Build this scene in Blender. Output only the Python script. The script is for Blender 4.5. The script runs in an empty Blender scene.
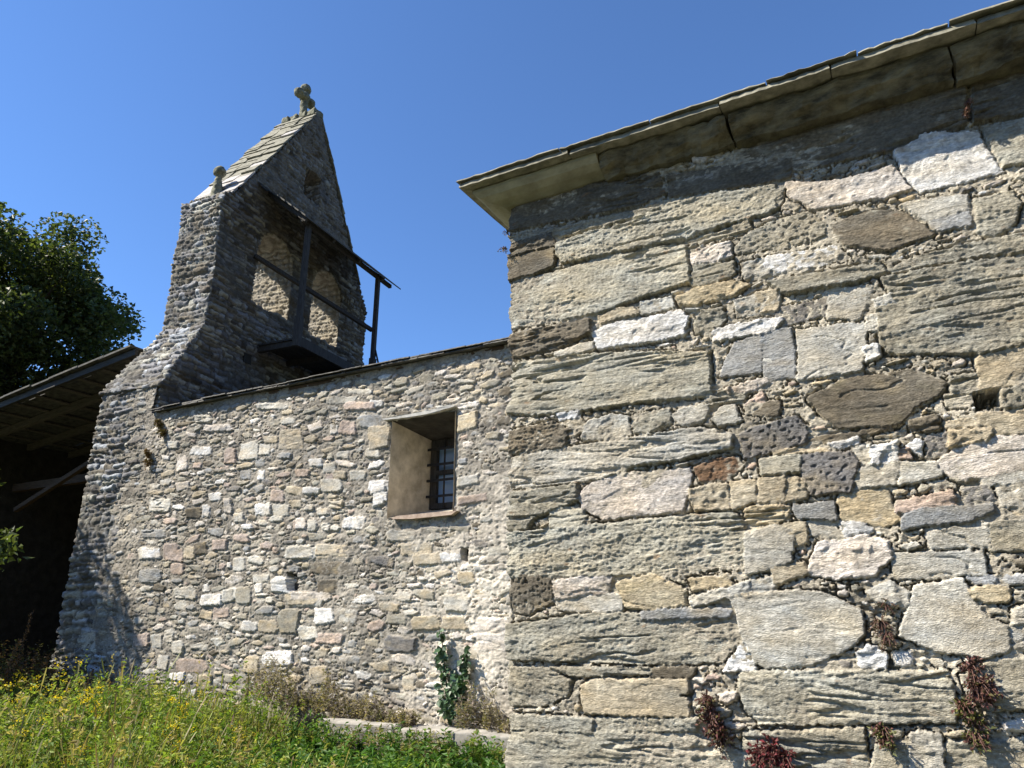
import bpy, bmesh, math, random
import numpy as np
from mathutils import Vector, Matrix

# ------------------------------------------------------------------ camera, sky, sun, exposure
sc = bpy.context.scene
COLL = sc.collection
rad = math.radians
F_PX = 705.0
PITCH = math.atan((615 - 384) / F_PX)
AZ = rad(28.2)                                  # view turned to the left of the wall normal
cam = bpy.data.cameras.new("camera"); camo = bpy.data.objects.new("camera", cam); COLL.objects.link(camo)
cam.sensor_fit = 'HORIZONTAL'; cam.sensor_width = 36.0; cam.lens = F_PX / 1024 * 36.0
cam.clip_start = 0.05; cam.clip_end = 3000
camo.location = (0, 0, 1.6); camo.rotation_euler = (math.pi / 2 + PITCH, 0, AZ)
sc.camera = camo

SUNV = Vector((0.285, 0.2, -0.345)).normalized()      # the way the light travels
SUN_EL = math.asin(-SUNV.z); to = -SUNV
w = bpy.data.worlds.new("World"); sc.world = w; w.use_nodes = True
nt = w.node_tree; bg = nt.nodes['Background']
sky = nt.nodes.new('ShaderNodeTexSky'); sky.sky_type = 'NISHITA'; sky.sun_disc = False
sky.sun_elevation = SUN_EL; sky.sun_rotation = math.atan2(to.x, to.y)
sky.altitude = 900; sky.air_density = 1.0; sky.dust_density = 0.0; sky.ozone_density = 10.0
nt.links.new(sky.outputs[0], bg.inputs[0]); bg.inputs[1].default_value = 0.117
sun = bpy.data.lights.new("sun", 'SUN'); suno = bpy.data.objects.new("sun", sun); COLL.objects.link(suno)
sun.energy = 5.0; sun.angle = rad(0.55); sun.color = (1.0, 0.91, 0.765)
suno.rotation_euler = SUNV.to_track_quat('-Z', 'Y').to_euler(); suno.location = (-20, -15, 25)
sc.view_settings.view_transform = 'Standard'; sc.view_settings.look = 'None'
sc.view_settings.exposure = 0.95; sc.view_settings.gamma = 1.0; sc.view_settings.use_curve_mapping = False
sc.render.engine = 'CYCLES'; sc.cycles.use_denoising = True
sc.cycles.max_bounces = 6; sc.cycles.diffuse_bounces = 3; sc.cycles.transparent_max_bounces = 4

random.seed(4); RNG = np.random.default_rng(11)

# ------------------------------------------------------------------ noise
def _h(ix, iy, s):
    n = (ix.astype(np.int64) * 374761393 + iy.astype(np.int64) * 668265263 + s * 1442695041) & 0xFFFFFFFF
    n = ((n ^ (n >> 13)) * 1274126177) & 0xFFFFFFFF
    n = ((n ^ (n >> 15)) * 2246822519) & 0xFFFFFFFF
    return ((n ^ (n >> 16)) & 0xFFFFFF).astype(np.float32) / np.float32(0xFFFFFF)

def gn(x, y, s=0):                                  # gradient noise, about -1..1
    x = np.asarray(x, np.float32); y = np.asarray(y, np.float32)
    x0 = np.floor(x); y0 = np.floor(y); fx = x - x0; fy = y - y0
    ix = x0.astype(np.int64); iy = y0.astype(np.int64)
    ux = fx * fx * fx * (fx * (fx * 6 - 15) + 10); uy = fy * fy * fy * (fy * (fy * 6 - 15) + 10)
    def g(dx, dy):
        a = _h(ix + dx, iy + dy, s) * np.float32(6.2831853)
        return np.cos(a) * (fx - dx) + np.sin(a) * (fy - dy)
    a = g(0, 0); b = g(1, 0); c = g(0, 1); d = g(1, 1)
    return 1.5 * ((a + (b - a) * ux) * (1 - uy) + (c + (d - c) * ux) * uy)

def fbm(x, y, o=3, s=0, gain=.5):
    t = 0; a = 1.0; n = 0
    for k in range(o):
        t = t + a * gn(x * 2 ** k + 13.7 * k, y * 2 ** k - 7.1 * k, s + k); n += a; a *= gain
    return t / n

def ridge(x, y, o=3, s=0):
    t = 0; a = 1.0; n = 0
    for k in range(o):
        t = t + a * (1 - 2 * np.abs(gn(x * 2 ** k + 3.3 * k, y * 2 ** k, s + k))); n += a; a *= .55
    return t / n

def sstep(a, b, x):
    t = np.clip((x - a) / (b - a), 0, 1); return t * t * (3 - 2 * t)

# ------------------------------------------------------------------ objects
def link(o, parent=None):
    COLL.objects.link(o)
    if parent is not None: o.parent = parent
    return o

def tag(o, label=None, cat=None, group=None, kind=None):
    if label: o['label'] = label
    if cat: o['category'] = cat
    if group: o['group'] = group
    if kind: o['kind'] = kind
    return o

def empty(name, loc=(0, 0, 0), label=None, cat=None, group=None):
    o = bpy.data.objects.new(name, None); o.location = loc; o.empty_display_size = .2
    return tag(link(o), label, cat, group)

def mesh_np(name, V, Fc, mat, parent=None, col=None, smooth=False):
    V = np.ascontiguousarray(V, np.float32); Fc = np.ascontiguousarray(Fc, np.int32)
    me = bpy.data.meshes.new(name); n = Fc.shape[1]
    me.vertices.add(len(V)); me.vertices.foreach_set('co', V.ravel())
    me.loops.add(Fc.size); me.loops.foreach_set('vertex_index', Fc.ravel())
    me.polygons.add(len(Fc)); me.polygons.foreach_set('loop_start', np.arange(0, Fc.size, n, dtype=np.int32))
    me.polygons.foreach_set('use_smooth', np.full(len(Fc), smooth, bool))
    me.update(calc_edges=True)
    if col is not None: set_col(me, col)
    me.materials.append(mat)
    return link(bpy.data.objects.new(name, me), parent)

def set_col(me, col):
    c = np.ones((len(me.vertices), 4), np.float32); c[:, :3] = col
    at = me.color_attributes.new('Col', 'FLOAT_COLOR', 'POINT'); at.data.foreach_set('color', c.ravel())

class Geo:                                           # collects quads / polys for one mesh
    def __init__(s): s.v = []; s.f = []
    def add(s, vs, fs):
        b = len(s.v); s.v += [tuple(v) for v in vs]; s.f += [tuple(b + i for i in f) for f in fs]
    def box(s, c, d, M=None):
        x, y, z = d[0] / 2, d[1] / 2, d[2] / 2
        vs = [Vector((sx * x, sy * y, sz * z)) for sz in (-1, 1) for sy in (-1, 1) for sx in (-1, 1)]
        vs = [(M @ v if M else v) + Vector(c) for v in vs]
        s.add(vs, [(0, 2, 3, 1), (4, 5, 7, 6), (0, 1, 5, 4), (2, 6, 7, 3), (0, 4, 6, 2), (1, 3, 7, 5)])
    def bar(s, a, b, wd, ht=None, up=(0, 0, 1)):
        a = Vector(a); b = Vector(b); ht = ht or wd; t = (b - a).normalized(); up = Vector(up)
        if abs(t.dot(up)) > .97: up = Vector((1, .2, 0))
        r = t.cross(up).normalized(); u = r.cross(t)
        vs = [p + r * sx * wd / 2 + u * sy * ht / 2 for p in (a, b) for sx, sy in ((-1, -1), (1, -1), (1, 1), (-1, 1))]
        s.add(vs, [(0, 3, 2, 1), (4, 5, 6, 7), (0, 1, 5, 4), (1, 2, 6, 5), (2, 3, 7, 6), (3, 0, 4, 7)])
    def tube(s, pts, rads, n=6):
        pts = [Vector(p) for p in pts]; b = len(s.v); up = Vector((0.1, .2, 1))
        for i, p in enumerate(pts):
            t = (pts[min(i + 1, len(pts) - 1)] - pts[max(i - 1, 0)]).normalized()
            if abs(t.dot(up.normalized())) > .98: up = Vector((1, .1, .1))
            r = t.cross(up).normalized(); u = r.cross(t)
            for k in range(n):
                a = 2 * math.pi * k / n; s.v.append(tuple(p + (r * math.cos(a) + u * math.sin(a)) * rads[i]))
        for i in range(len(pts) - 1):
            for k in range(n):
                s.f.append((b + i * n + k, b + i * n + (k + 1) % n, b + (i + 1) * n + (k + 1) % n, b + (i + 1) * n + k))
        s.f.append(tuple(b + k for k in range(n))[::-1]); s.f.append(tuple(b + (len(pts) - 1) * n + k for k in range(n)))
    def prism(s, poly, fn):                          # fn(p, side) -> 3D
        n = len(poly); s.add([fn(p, 0) for p in poly] + [fn(p, 1) for p in poly],
            [tuple(range(n))[::-1], tuple(range(n, 2 * n))] + [(i, (i + 1) % n, n + (i + 1) % n, n + i) for i in range(n)])
    def build(s, name, mat, parent=None, bevel=0, smooth=False, cuts=0, rough=0, col=None):
        me = bpy.data.meshes.new(name); me.from_pydata(s.v, [], s.f); me.update()
        bm = bmesh.new(); bm.from_mesh(me)
        bmesh.ops.recalc_face_normals(bm, faces=bm.faces)
        if bevel: bmesh.ops.bevel(bm, geom=bm.edges[:], offset=bevel, segments=2, affect='EDGES', profile=.6)
        if cuts: bmesh.ops.subdivide_edges(bm, edges=bm.edges[:], cuts=cuts, use_grid_fill=True)
        if rough:
            from mathutils import noise
            for v in bm.verts: v.co += noise.noise_vector(v.co * 9) * rough + noise.noise_vector(v.co * 27) * rough * .5
        bm.to_mesh(me); bm.free()
        if smooth: me.polygons.foreach_set('use_smooth', [True] * len(me.polygons))
        if mat: me.materials.append(mat)
        if col is not None: set_col(me, np.tile(np.array(col, np.float32), (len(me.vertices), 1)))
        return link(bpy.data.objects.new(name, me), parent)

# ------------------------------------------------------------------ materials
def stone_mat(name, bump=.5, s1=90, s2=320, dist=.004):
    m = bpy.data.materials.new(name); m.use_nodes = True; n = m.node_tree.nodes; L = m.node_tree.links
    b = n['Principled BSDF']; b.inputs['Roughness'].default_value = .92; b.inputs['Specular IOR Level'].default_value = .22
    at = n.new('ShaderNodeAttribute'); at.attribute_name = 'Col'
    tc = n.new('ShaderNodeTexCoord')
    n1 = n.new('ShaderNodeTexNoise'); n1.inputs['Scale'].default_value = s1; n1.inputs['Detail'].default_value = 5; n1.inputs['Roughness'].default_value = .65
    n2 = n.new('ShaderNodeTexNoise'); n2.inputs['Scale'].default_value = s2; n2.inputs['Detail'].default_value = 3
    mp = n.new('ShaderNodeMapping'); mp.inputs['Scale'].default_value = (.55, .55, 1.5); mp.inputs['Rotation'].default_value = (0, .08, 0)
    L.new(tc.outputs['Object'], mp.inputs[0]); L.new(mp.outputs[0], n1.inputs['Vector']); L.new(mp.outputs[0], n2.inputs['Vector'])
    mr = n.new('ShaderNodeMapRange'); mr.inputs[1].default_value = .3; mr.inputs[2].default_value = .7; mr.inputs[3].default_value = .72; mr.inputs[4].default_value = 1.28
    L.new(n1.outputs[0], mr.inputs[0])
    mx = n.new('ShaderNodeVectorMath'); mx.operation = 'SCALE'
    L.new(at.outputs['Color'], mx.inputs[0]); L.new(mr.outputs[0], mx.inputs['Scale'])
    L.new(mx.outputs[0], b.inputs['Base Color'])
    ad = n.new('ShaderNodeMath'); ad.operation = 'MULTIPLY_ADD'; L.new(n2.outputs[0], ad.inputs[0]); ad.inputs[1].default_value = .8; L.new(n1.outputs[0], ad.inputs[2])
    bp = n.new('ShaderNodeBump'); bp.inputs['Strength'].default_value = bump; bp.inputs['Distance'].default_value = dist
    L.new(ad.outputs[0], bp.inputs['Height']); L.new(bp.outputs[0], b.inputs['Normal'])
    return m

def plain_mat(name, c1, c2, scale=12, rough=.85, bump=.3, stretch=(1, 1, 1), dist=.01, spec=.3):
    m = bpy.data.materials.new(name); m.use_nodes = True; n = m.node_tree.nodes; L = m.node_tree.links
    b = n['Principled BSDF']; b.inputs['Roughness'].default_value = rough; b.inputs['Specular IOR Level'].default_value = spec
    tc = n.new('ShaderNodeTexCoord'); mp = n.new('ShaderNodeMapping'); mp.inputs['Scale'].default_value = stretch
    nz = n.new('ShaderNodeTexNoise'); nz.inputs['Scale'].default_value = scale; nz.inputs['Detail'].default_value = 8; nz.inputs['Roughness'].default_value = .65
    L.new(tc.outputs['Object'], mp.inputs[0]); L.new(mp.outputs[0], nz.inputs['Vector'])
    cr = n.new('ShaderNodeValToRGB'); cr.color_ramp.elements[0].position = .35; cr.color_ramp.elements[1].position = .66
    cr.color_ramp.elements[0].color = (*c1, 1); cr.color_ramp.elements[1].color = (*c2, 1)
    L.new(nz.outputs[0], cr.inputs[0]); L.new(cr.outputs[0], b.inputs['Base Color'])
    bp = n.new('ShaderNodeBump'); bp.inputs['Strength'].default_value = bump; bp.inputs['Distance'].default_value = dist
    L.new(nz.outputs[0], bp.inputs['Height']); L.new(bp.outputs[0], b.inputs['Normal'])
    return m

def leaf_mat(name, trans=.35, rough=.5, spec=.35):
    m = bpy.data.materials.new(name); m.use_nodes = True; n = m.node_tree.nodes; L = m.node_tree.links
    b = n['Principled BSDF']; b.inputs['Roughness'].default_value = rough; b.inputs['Specular IOR Level'].default_value = spec
    at = n.new('ShaderNodeAttribute'); at.attribute_name = 'Col'; L.new(at.outputs['Color'], b.inputs['Base Color'])
    tr = n.new('ShaderNodeBsdfTranslucent'); sc_ = n.new('ShaderNodeVectorMath'); sc_.operation = 'MULTIPLY'
    sc_.inputs[1].default_value = (1.25, 1.3, .6); L.new(at.outputs['Color'], sc_.inputs[0]); L.new(sc_.outputs[0], tr.inputs['Color'])
    mix = n.new('ShaderNodeMixShader'); mix.inputs[0].default_value = trans
    L.new(b.outputs[0], mix.inputs[1]); L.new(tr.outputs[0], mix.inputs[2]); L.new(mix.outputs[0], n['Material Output'].inputs['Surface'])
    return m

M_NEAR = stone_mat('near_masonry', 1.0, 90, 260, .009)
M_FAR = stone_mat('rubble_masonry', .5, 45, 140, .008)
M_TOWER = stone_mat('slate_masonry', .6, 30, 90, .014)
M_SLATE = plain_mat('roof_slate', (.045, .045, .045), (.15, .145, .125), 9, .8, .5, (1, 1, 3))
M_SLATE_L = plain_mat('lichen_slate', (.13, .125, .095), (.33, .32, .25), 14, .85, .5)
M_PALE_SLATE = plain_mat('pale_slate', (.28, .265, .25), (.48, .46, .44), 16, .7, .3)
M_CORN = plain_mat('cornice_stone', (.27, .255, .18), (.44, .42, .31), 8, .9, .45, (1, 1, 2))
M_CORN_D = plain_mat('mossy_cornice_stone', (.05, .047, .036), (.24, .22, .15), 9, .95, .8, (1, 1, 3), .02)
M_WOOD = plain_mat('weathered_timber', (.03, .028, .026), (.075, .07, .064), 6, .85, .4, (10, 10, 1))
M_WOOD_GREY = plain_mat('grey_timber', (.035, .033, .03), (.085, .08, .073), 5, .85, .4, (1, 10, 10))
M_RAFTER = plain_mat('pale_rafter_timber', (.09, .08, .066), (.20, .18, .15), 5, .85, .4, (1, 10, 10))
M_WOOD_BR = plain_mat('brown_timber', (.05, .032, .02), (.13, .085, .05), 6, .85, .4, (1, 10, 10))
M_PLASTER = plain_mat('ochre_plaster', (.38, .335, .26), (.72, .65, .53), 4.5, .95, .8, (1, 1, 1), .02)
M_IRON = plain_mat('black_iron', (.01, .01, .01), (.025, .022, .02), 30, .6, .2, spec=.4)
M_SILL = plain_mat('sill_stone', (.3, .22, .17), (.5, .4, .32), 12, .85, .4)
M_LINTEL = plain_mat('lintel_slate', (.3, .3, .28), (.5, .49, .46), 12, .85, .5)
M_FINIAL = plain_mat('lichened_finial_stone', (.12, .12, .085), (.3, .3, .22), 14, .95, .8, dist=.02)
M_KERB = plain_mat('kerb_stone', (.22, .21, .19), (.42, .40, .36), 8, .9, .5)
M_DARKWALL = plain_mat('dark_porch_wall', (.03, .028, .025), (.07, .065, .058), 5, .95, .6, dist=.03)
M_BARK = plain_mat('tree_bark', (.05, .04, .03), (.11, .09, .07), 9, .95, .8, (1, 1, .3), .03)
M_LEAF = leaf_mat('leaves'); M_IVY = leaf_mat('ivy_leaves', .15, .4, .5); M_GRASS = leaf_mat('grass_blades', .4, .55, .3)
M_SUCC = leaf_mat('stonecrop', .1, .6, .3); M_FLOWER = leaf_mat('yellow_petals', .35, .6, .2)
M_GROUND = plain_mat('soil_and_turf', (.035, .03, .018), (.07, .075, .03), 3, .95, .8, dist=.05)
gm = bpy.data.materials.new('window_glass'); gm.use_nodes = True
_b = gm.node_tree.nodes['Principled BSDF']; _b.inputs['Base Color'].default_value = (.26, .42, .68, 1); _b.inputs['Roughness'].default_value = .06  # blue base colour stands in for reflected sky
_b.inputs['IOR'].default_value = 2.0
_nz = gm.node_tree.nodes.new('ShaderNodeTexNoise'); _nz.inputs['Scale'].default_value = 5
_bp = gm.node_tree.nodes.new('ShaderNodeBump'); _bp.inputs['Strength'].default_value = .05
gm.node_tree.links.new(_nz.outputs[0], _bp.inputs['Height']); gm.node_tree.links.new(_bp.outputs[0], _b.inputs['Normal'])
M_GLASS = gm

# ------------------------------------------------------------------ masonry panels: real relief, one height per grid point
COL = dict(G=(.37, .345, .275), g=(.435, .41, .33), D=(.18, .155, .115), W=(.76, .745, .71), L=(.55, .525, .455), T=(.50, .43, .31),
           Y=(.53, .445, .30), P=(.52, .41, .34), Q=(.66, .60, .53), B=(.34, .345, .34), R=(.20, .12, .07), V=(.22, .21, .20), K=(.09, .08, .07))

class Panel:
    def __init__(s, u, v, seed=0):
        s.u = np.asarray(u, np.float64); s.v = np.asarray(v, np.float64); s.U, s.Vv = np.meshgrid(s.u, s.v)
        s.H = np.full(s.U.shape, -9.0, np.float32); s.C = np.zeros(s.U.shape + (3,), np.float32)
        s.soft = False; s.tex = (.45, 1.15); s.occ = np.zeros(s.U.shape, bool); s.seed = seed; s.sid = seed * 100
        s.W1 = fbm(s.U * 14, s.Vv * 14, 3, seed + 1); s.W2 = fbm(s.U * 14, s.Vv * 14, 3, seed + 5)
        s.gap = np.zeros(s.U.shape, bool); s.bed = np.full(s.U.shape, .55, np.float32); s.W3 = fbm(s.U * 48, s.Vv * 60, 3, seed + 11); s.W4 = fbm(s.U * 22, s.Vv * 30, 3, seed + 13)
    def mortar(s, base, amp, c1, c2, f=18, tint=None, smear=0, bias=0):
        n1 = fbm(s.U * f, s.Vv * f, 4, s.seed + 20, .6); n2 = fbm(s.U * 3, s.Vv * 3, 3, s.seed + 30); n3 = fbm(s.U * f * 1.5, s.Vv * f * 1.5, 3, s.seed + 33)
        h = base + amp * n1 + amp * .8 * ridge(s.U * f * .6, s.Vv * f * .9, 2, s.seed + 40) + .25 * amp * fbm(s.U * 60, s.Vv * 60, 2, s.seed + 41)
        if smear: h = h + smear * (fbm(s.U * 2.6, s.Vv * 3.2, 4, s.seed + 50, .65) + bias)
        t = np.clip(.5 + n2 * .7 + n3 * .6, 0, 1)[..., None]
        c = np.array(c1) * (1 - t) + np.array(c2) * t; c = c * (1 + .25 * fbm(s.U * 70, s.Vv * 70, 2, s.seed + 55))[..., None]
        if tint is not None: c = c * tint
        m = ~s.occ | (h > s.H)
        k = np.clip(1 - (s.H - h) / .006, 0, 1)[..., None] * .6 * s.occ[..., None] * (s.W1 * 1.5 + .5)[..., None].clip(0, 1)
        s.C = s.C * (1 - k) + c * k; s.H[m] = h[m]; s.C[m] = c[m]
    def stone(s, poly, col, h=.015, style='G', r=.016, warp=.007, depth=.035, guard=None, edge=.0, grow=.0, ragged=.004):
        poly = np.asarray(poly, np.float64); s.sid += 1; sid = s.sid
        lo = poly.min(0) - .03; hi = poly.max(0) + .03
        i0, i1 = np.searchsorted(s.u, [lo[0], hi[0]]); j0, j1 = np.searchsorted(s.v, [lo[1], hi[1]])
        if i1 - i0 < 3 or j1 - j0 < 3: return False
        w = (slice(j0, j1), slice(i0, i1))
        if guard is not None:
            cx, cy = poly.mean(0); a = np.searchsorted(s.u, cx); b = np.searchsorted(s.v, cy)
            if a >= len(s.u) or b >= len(s.v) or s.occ[b, a]: return False
        U = s.U[w]; V = s.Vv[w]; x = U + warp * s.W1[w]; y = V + warp * .8 * s.W2[w]
        d = np.full(x.shape, 9.0); ins = np.zeros(x.shape, bool); n = len(poly)
        for k in range(n):
            ax, ay = poly[k]; bx, by = poly[(k + 1) % n]; ex, ey = bx - ax, by - ay
            t = np.clip(((x - ax) * ex + (y - ay) * ey) / (ex * ex + ey * ey + 1e-12), 0, 1)
            d = np.minimum(d, np.hypot(x - ax - t * ex, y - ay - t * ey))
            c = (ay > y) != (by > y)
            if ey != 0: ins ^= c & (x < ex * (y - ay) / ey + ax)
        sd = np.where(ins, d, -d) + grow + ragged * (s.W3[w] - .35 * np.abs(s.W4[w]))
        if guard is not None:
            q = sd > -guard
            if q.sum() < 6 or s.occ[w][q].mean() > .015: return False
        m = sd > 0
        if not m.any(): return False
        rs = random.Random(sid); ang = rs.uniform(-.12, .12); ca, sa = math.cos(ang), math.sin(ang)
        ou, ov = rs.uniform(0, 90), rs.uniform(0, 90); X = U * ca + V * sa + ou; Y = -U * sa + V * ca + ov
        r_ = r * (1 + .5 * s.W2[w]); t = np.clip(sd / np.maximum(r_, .004), 0, 1); prof = (1 - (1 - t) ** 2) ** .6
        tilt = rs.uniform(-1, 1) * .03 * (U - poly[:, 0].mean()) + rs.uniform(-1, 1) * .06 * (V - poly[:, 1].mean())
        hh = h + tilt
        big = fbm(X * 7, Y * 9, 3, 3)
        def terr(q, n, k=.5):      # broken bedding planes: smooth ledges with abrupt risers
            q = q * n; f = np.floor(q); return (f + sstep(k, 1, q - f)) / n
        if style == 'G':           # hewn schist: pecked face, faint bedding
            lay = ridge(X * 3.2, Y * 26, 3, 7); msk = sstep(-.2, .45, fbm(X * 3, Y * 4, 2, 17)); sk = X * 40 + Y * 30
            hh = hh + .008 * big + .005 * lay * (.15 + msk) + .0048 * fbm(X * 20 + Y * 14, Y * 66 - X * 8, 3, 9, .75) + .0048 * fbm(X * 58 + Y * 30, Y * 84, 2, 10) + .011 * (terr(fbm(X * 2.2, Y * 8, 3, 43), 3, .75) + .2)
            hh = hh - .012 * sstep(.86, .97, 1 - np.abs(fbm(X * 2.5, Y * 14, 3, 47))) * sstep(.1, .5, fbm(X * 2, Y * 3, 2, 48))
        elif style == 'S':         # strongly bedded, splitting schist
            lay = ridge(X * 2.2, Y * 17, 4, 7); hh = hh + .008 * big + .005 * lay + .014 * terr(fbm(X * 1.8, Y * 13, 3, 43), 4, .7) + .0045 * fbm(X * 16, Y * 74, 3, 9, .75) + .003 * fbm(X * 58, Y * 84, 2, 10)
            hh = hh - .016 * sstep(.88, .97, 1 - np.abs(fbm(X * 1.6, Y * 16, 3, 47))) * sstep(-.1, .3, fbm(X * 2, Y * 3, 2, 48))
        elif style == 'Q':         # broken quartz
            hh = hh + .010 * ridge(X * 9, Y * 12, 4, 5) + .008 * big + .018 * terr(fbm(X * 6, Y * 8, 3, 43), 3, .7) + .004 * fbm(X * 28, Y * 60, 3, 9, .7)
        elif style == 'V':         # pitted
            hh = hh + .006 * big - .011 * sstep(.2, .5, gn(X * 55, Y * 60, 6)) + .005 * fbm(X * 50, Y * 50, 2, 3)
        else:                      # smooth face
            hh = hh + .005 * big + .004 * ridge(X * 5, Y * 9, 4, 5) + .007 * terr(fbm(X * 3.5, Y * 6, 3, 43), 3, .85) + .0022 * fbm(X * 24 + Y * 20, Y * 64, 3, 9, .7) + .0018 * ridge(X * 9, Y * 26, 3, 49)
            hh = hh - .010 * sstep(.965, .995, 1 - np.abs(fbm(X * 2.4, Y * 7, 3, 47))) * sstep(.0, .3, fbm(X * 3, Y * 3, 2, 48))
        hh = h + tilt + (hh - h - tilt) * rs.uniform(*s.tex)
        val = -depth + (depth + hh) * prof
        c0 = np.array(col, np.float32) * rs.uniform(.86, 1.12)
        f1 = fbm(X * 6, Y * 12, 4, 21)[..., None]; f2 = fbm(X * 22, Y * 40, 3, 25)[..., None]
        f3 = fbm(X * 80, Y * 95, 2, 27)[..., None]; c = c0 * (1 + .30 * f1 + .36 * f2 + .42 * f3)
        if style in 'GS':
            li = sstep(.18, .5, fbm(X * 11, Y * 13, 4, 31, .6))[..., None] * .55; c = c * (1 - li) + np.array((.40, .385, .31)) * li
            ru = sstep(.42, .62, fbm(X * 10, Y * 26, 3, 41, .6))[..., None] * .6; c = c * (1 - ru) + np.array((.26, .14, .06)) * ru
            dk = sstep(.3, .6, fbm(X * 5, Y * 9, 4, 51, .6))[..., None] * .4; c = c * (1 - dk) + np.array((.10, .095, .08)) * dk
        elif style == 'Q':
            ru = sstep(.35, .7, fbm(X * 9, Y * 13, 3, 41, .6))[..., None] * .5; c = c * (1 - ru) + np.array((.42, .29, .17)) * ru
        else:
            st = sstep(.1, .6, fbm(X * 5, Y * 8, 3, 61))[..., None] * .45; c = c * (1 - st) + np.array((.45, .36, .22)) * st
            dk = sstep(.3, .6, fbm(X * 12, Y * 16, 4, 51, .6))[..., None] * .5; c = c * (1 - dk) + np.array((.17, .155, .13)) * dk
        wv = fbm(X * 3.5, Y * 9, 4, 71, .6)[..., None]; c = c * (1 + wv * np.array((.15, .03, -.16)))
        H = s.H[w]; C = s.C[w]
        if edge:
            e = (sd <= 0) & (sd > -edge * (.4 + np.clip(s.W1[w] * 2 + .6, 0, 1.4))) & ~s.occ[w]; s.gap[w] |= e
        up = m & ((val > H) | ~s.occ[w]); H[up] = val[up]; s.bed[w][up] = {'G': .8, 'S': 1.0, 'F': .12, 'Q': .25, 'V': .15}[style]; C[up] = np.clip(c, .01, .9)[up]; s.occ[w] |= m
        return True
    def hole(s, poly, deep):
        poly = np.asarray(poly); x = s.U + .006 * s.W1; y = s.Vv + .006 * s.W2; ins = np.zeros(x.shape, bool); n = len(poly)
        for k in range(n):
            ax, ay = poly[k]; bx, by = poly[(k + 1) % n]
            if by != ay: ins ^= ((ay > y) != (by > y)) & (x < (bx - ax) * (y - ay) / (by - ay) + ax)
        s.H[ins] = -deep
    def fill(s, box, tries, wr, hr, pal, hgt=(.005, .02), guard=.004, flat=.25, styles='QFFGS', depth=.03, rmul=.25):
        keys = list(pal); wts = [pal[k] for k in keys]; rs = random.Random(s.sid + 77); cnt = 0
        for _ in range(tries):
            cx = rs.uniform(box[0], box[1]); cy = rs.uniform(box[2], box[3])
            a = np.searchsorted(s.u, cx); b = np.searchsorted(s.v, cy)
            if a >= len(s.u) or b >= len(s.v) or s.occ[b, a]: continue
            ww = rs.uniform(*wr); hh = min(rs.uniform(*hr), ww * rs.uniform(.45, 1.1)); ro = rs.gauss(0, flat)
            k = rs.choices(keys, wts)[0]
            nn = rs.choice((4, 5, 5, 6, 7)); pts = []
            base = rs.uniform(0, 1)
            for i in range(nn):
                an = 2 * math.pi * (i + base * .3 + rs.uniform(-.22, .22)) / nn + (math.pi / 4 if nn == 4 else 0)
                q = max(abs(math.cos(an)), abs(math.sin(an))) ** (.9 if s.soft else .6); rr = rs.uniform(.78, 1.1) / q
                px = math.cos(an) * rr * ww / 2; py = math.sin(an) * rr * hh / 2
                pts.append((cx + px * math.cos(ro) - py * math.sin(ro), cy + px * math.sin(ro) + py * math.cos(ro)))
            st = 'V' if k == 'V' else ('Q' if k in 'WQP' and rs.random() < .6 else rs.choice(styles))
            if s.stone(pts, NC(k) if s.soft else COL[k], rs.uniform(*hgt), st, max(.006, min(ww, hh) * rmul), min(.016, hh * .16), depth, guard, .007 if s.soft else .002, .004 if s.soft else .002, min(.016, hh * .14)): cnt += 1
        return cnt
    def build(s, name, fn, mat, parent, keep=None, smooth=True):
        V = fn(s.U, s.Vv, s.H); ny, nx = s.U.shape; idx = np.arange(nx * ny).reshape(ny, nx)
        Fq = np.stack([idx[:-1, :-1], idx[:-1, 1:], idx[1:, 1:], idx[1:, :-1]], -1)
        if keep is not None: Fq = Fq[keep[:-1, :-1] & keep[1:, 1:] & keep[:-1, 1:] & keep[1:, :-1]]
        Fq = Fq.reshape(-1, 4); used = np.zeros(nx * ny, bool); used[Fq.ravel()] = True
        mp = np.cumsum(used) - 1
        return mesh_np(name, V.reshape(-1, 3)[used], mp[Fq], mat, parent, s.C.reshape(-1, 3)[used], smooth)

# pixel of a survey photograph -> metres on an upright wall (used only to read stone outlines off the walls)
_p = PITCH; _Fv = np.array([-math.sin(AZ) * math.cos(_p), math.cos(AZ) * math.cos(_p), math.sin(_p)])
_R = np.array([math.cos(AZ), math.sin(AZ), 0.0]); _U = np.cross(_R, _Fv)
def on_wall(x, y, Y):
    d = _Fv * F_PX + _R * (x - 512) + _U * (384 - y); t = Y / d[1]; return d[0] * t, 1.6 + d[2] * t

# ------------------------------------------------------------------ 1. the near building (sacristy)
Y1 = 2.85; XC = -1.55; ZT = 3.66
near = empty('stone_building', (XC, Y1, 0), 'nearest grey stone building with a projecting slate eave, filling the right side', 'building')

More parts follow.
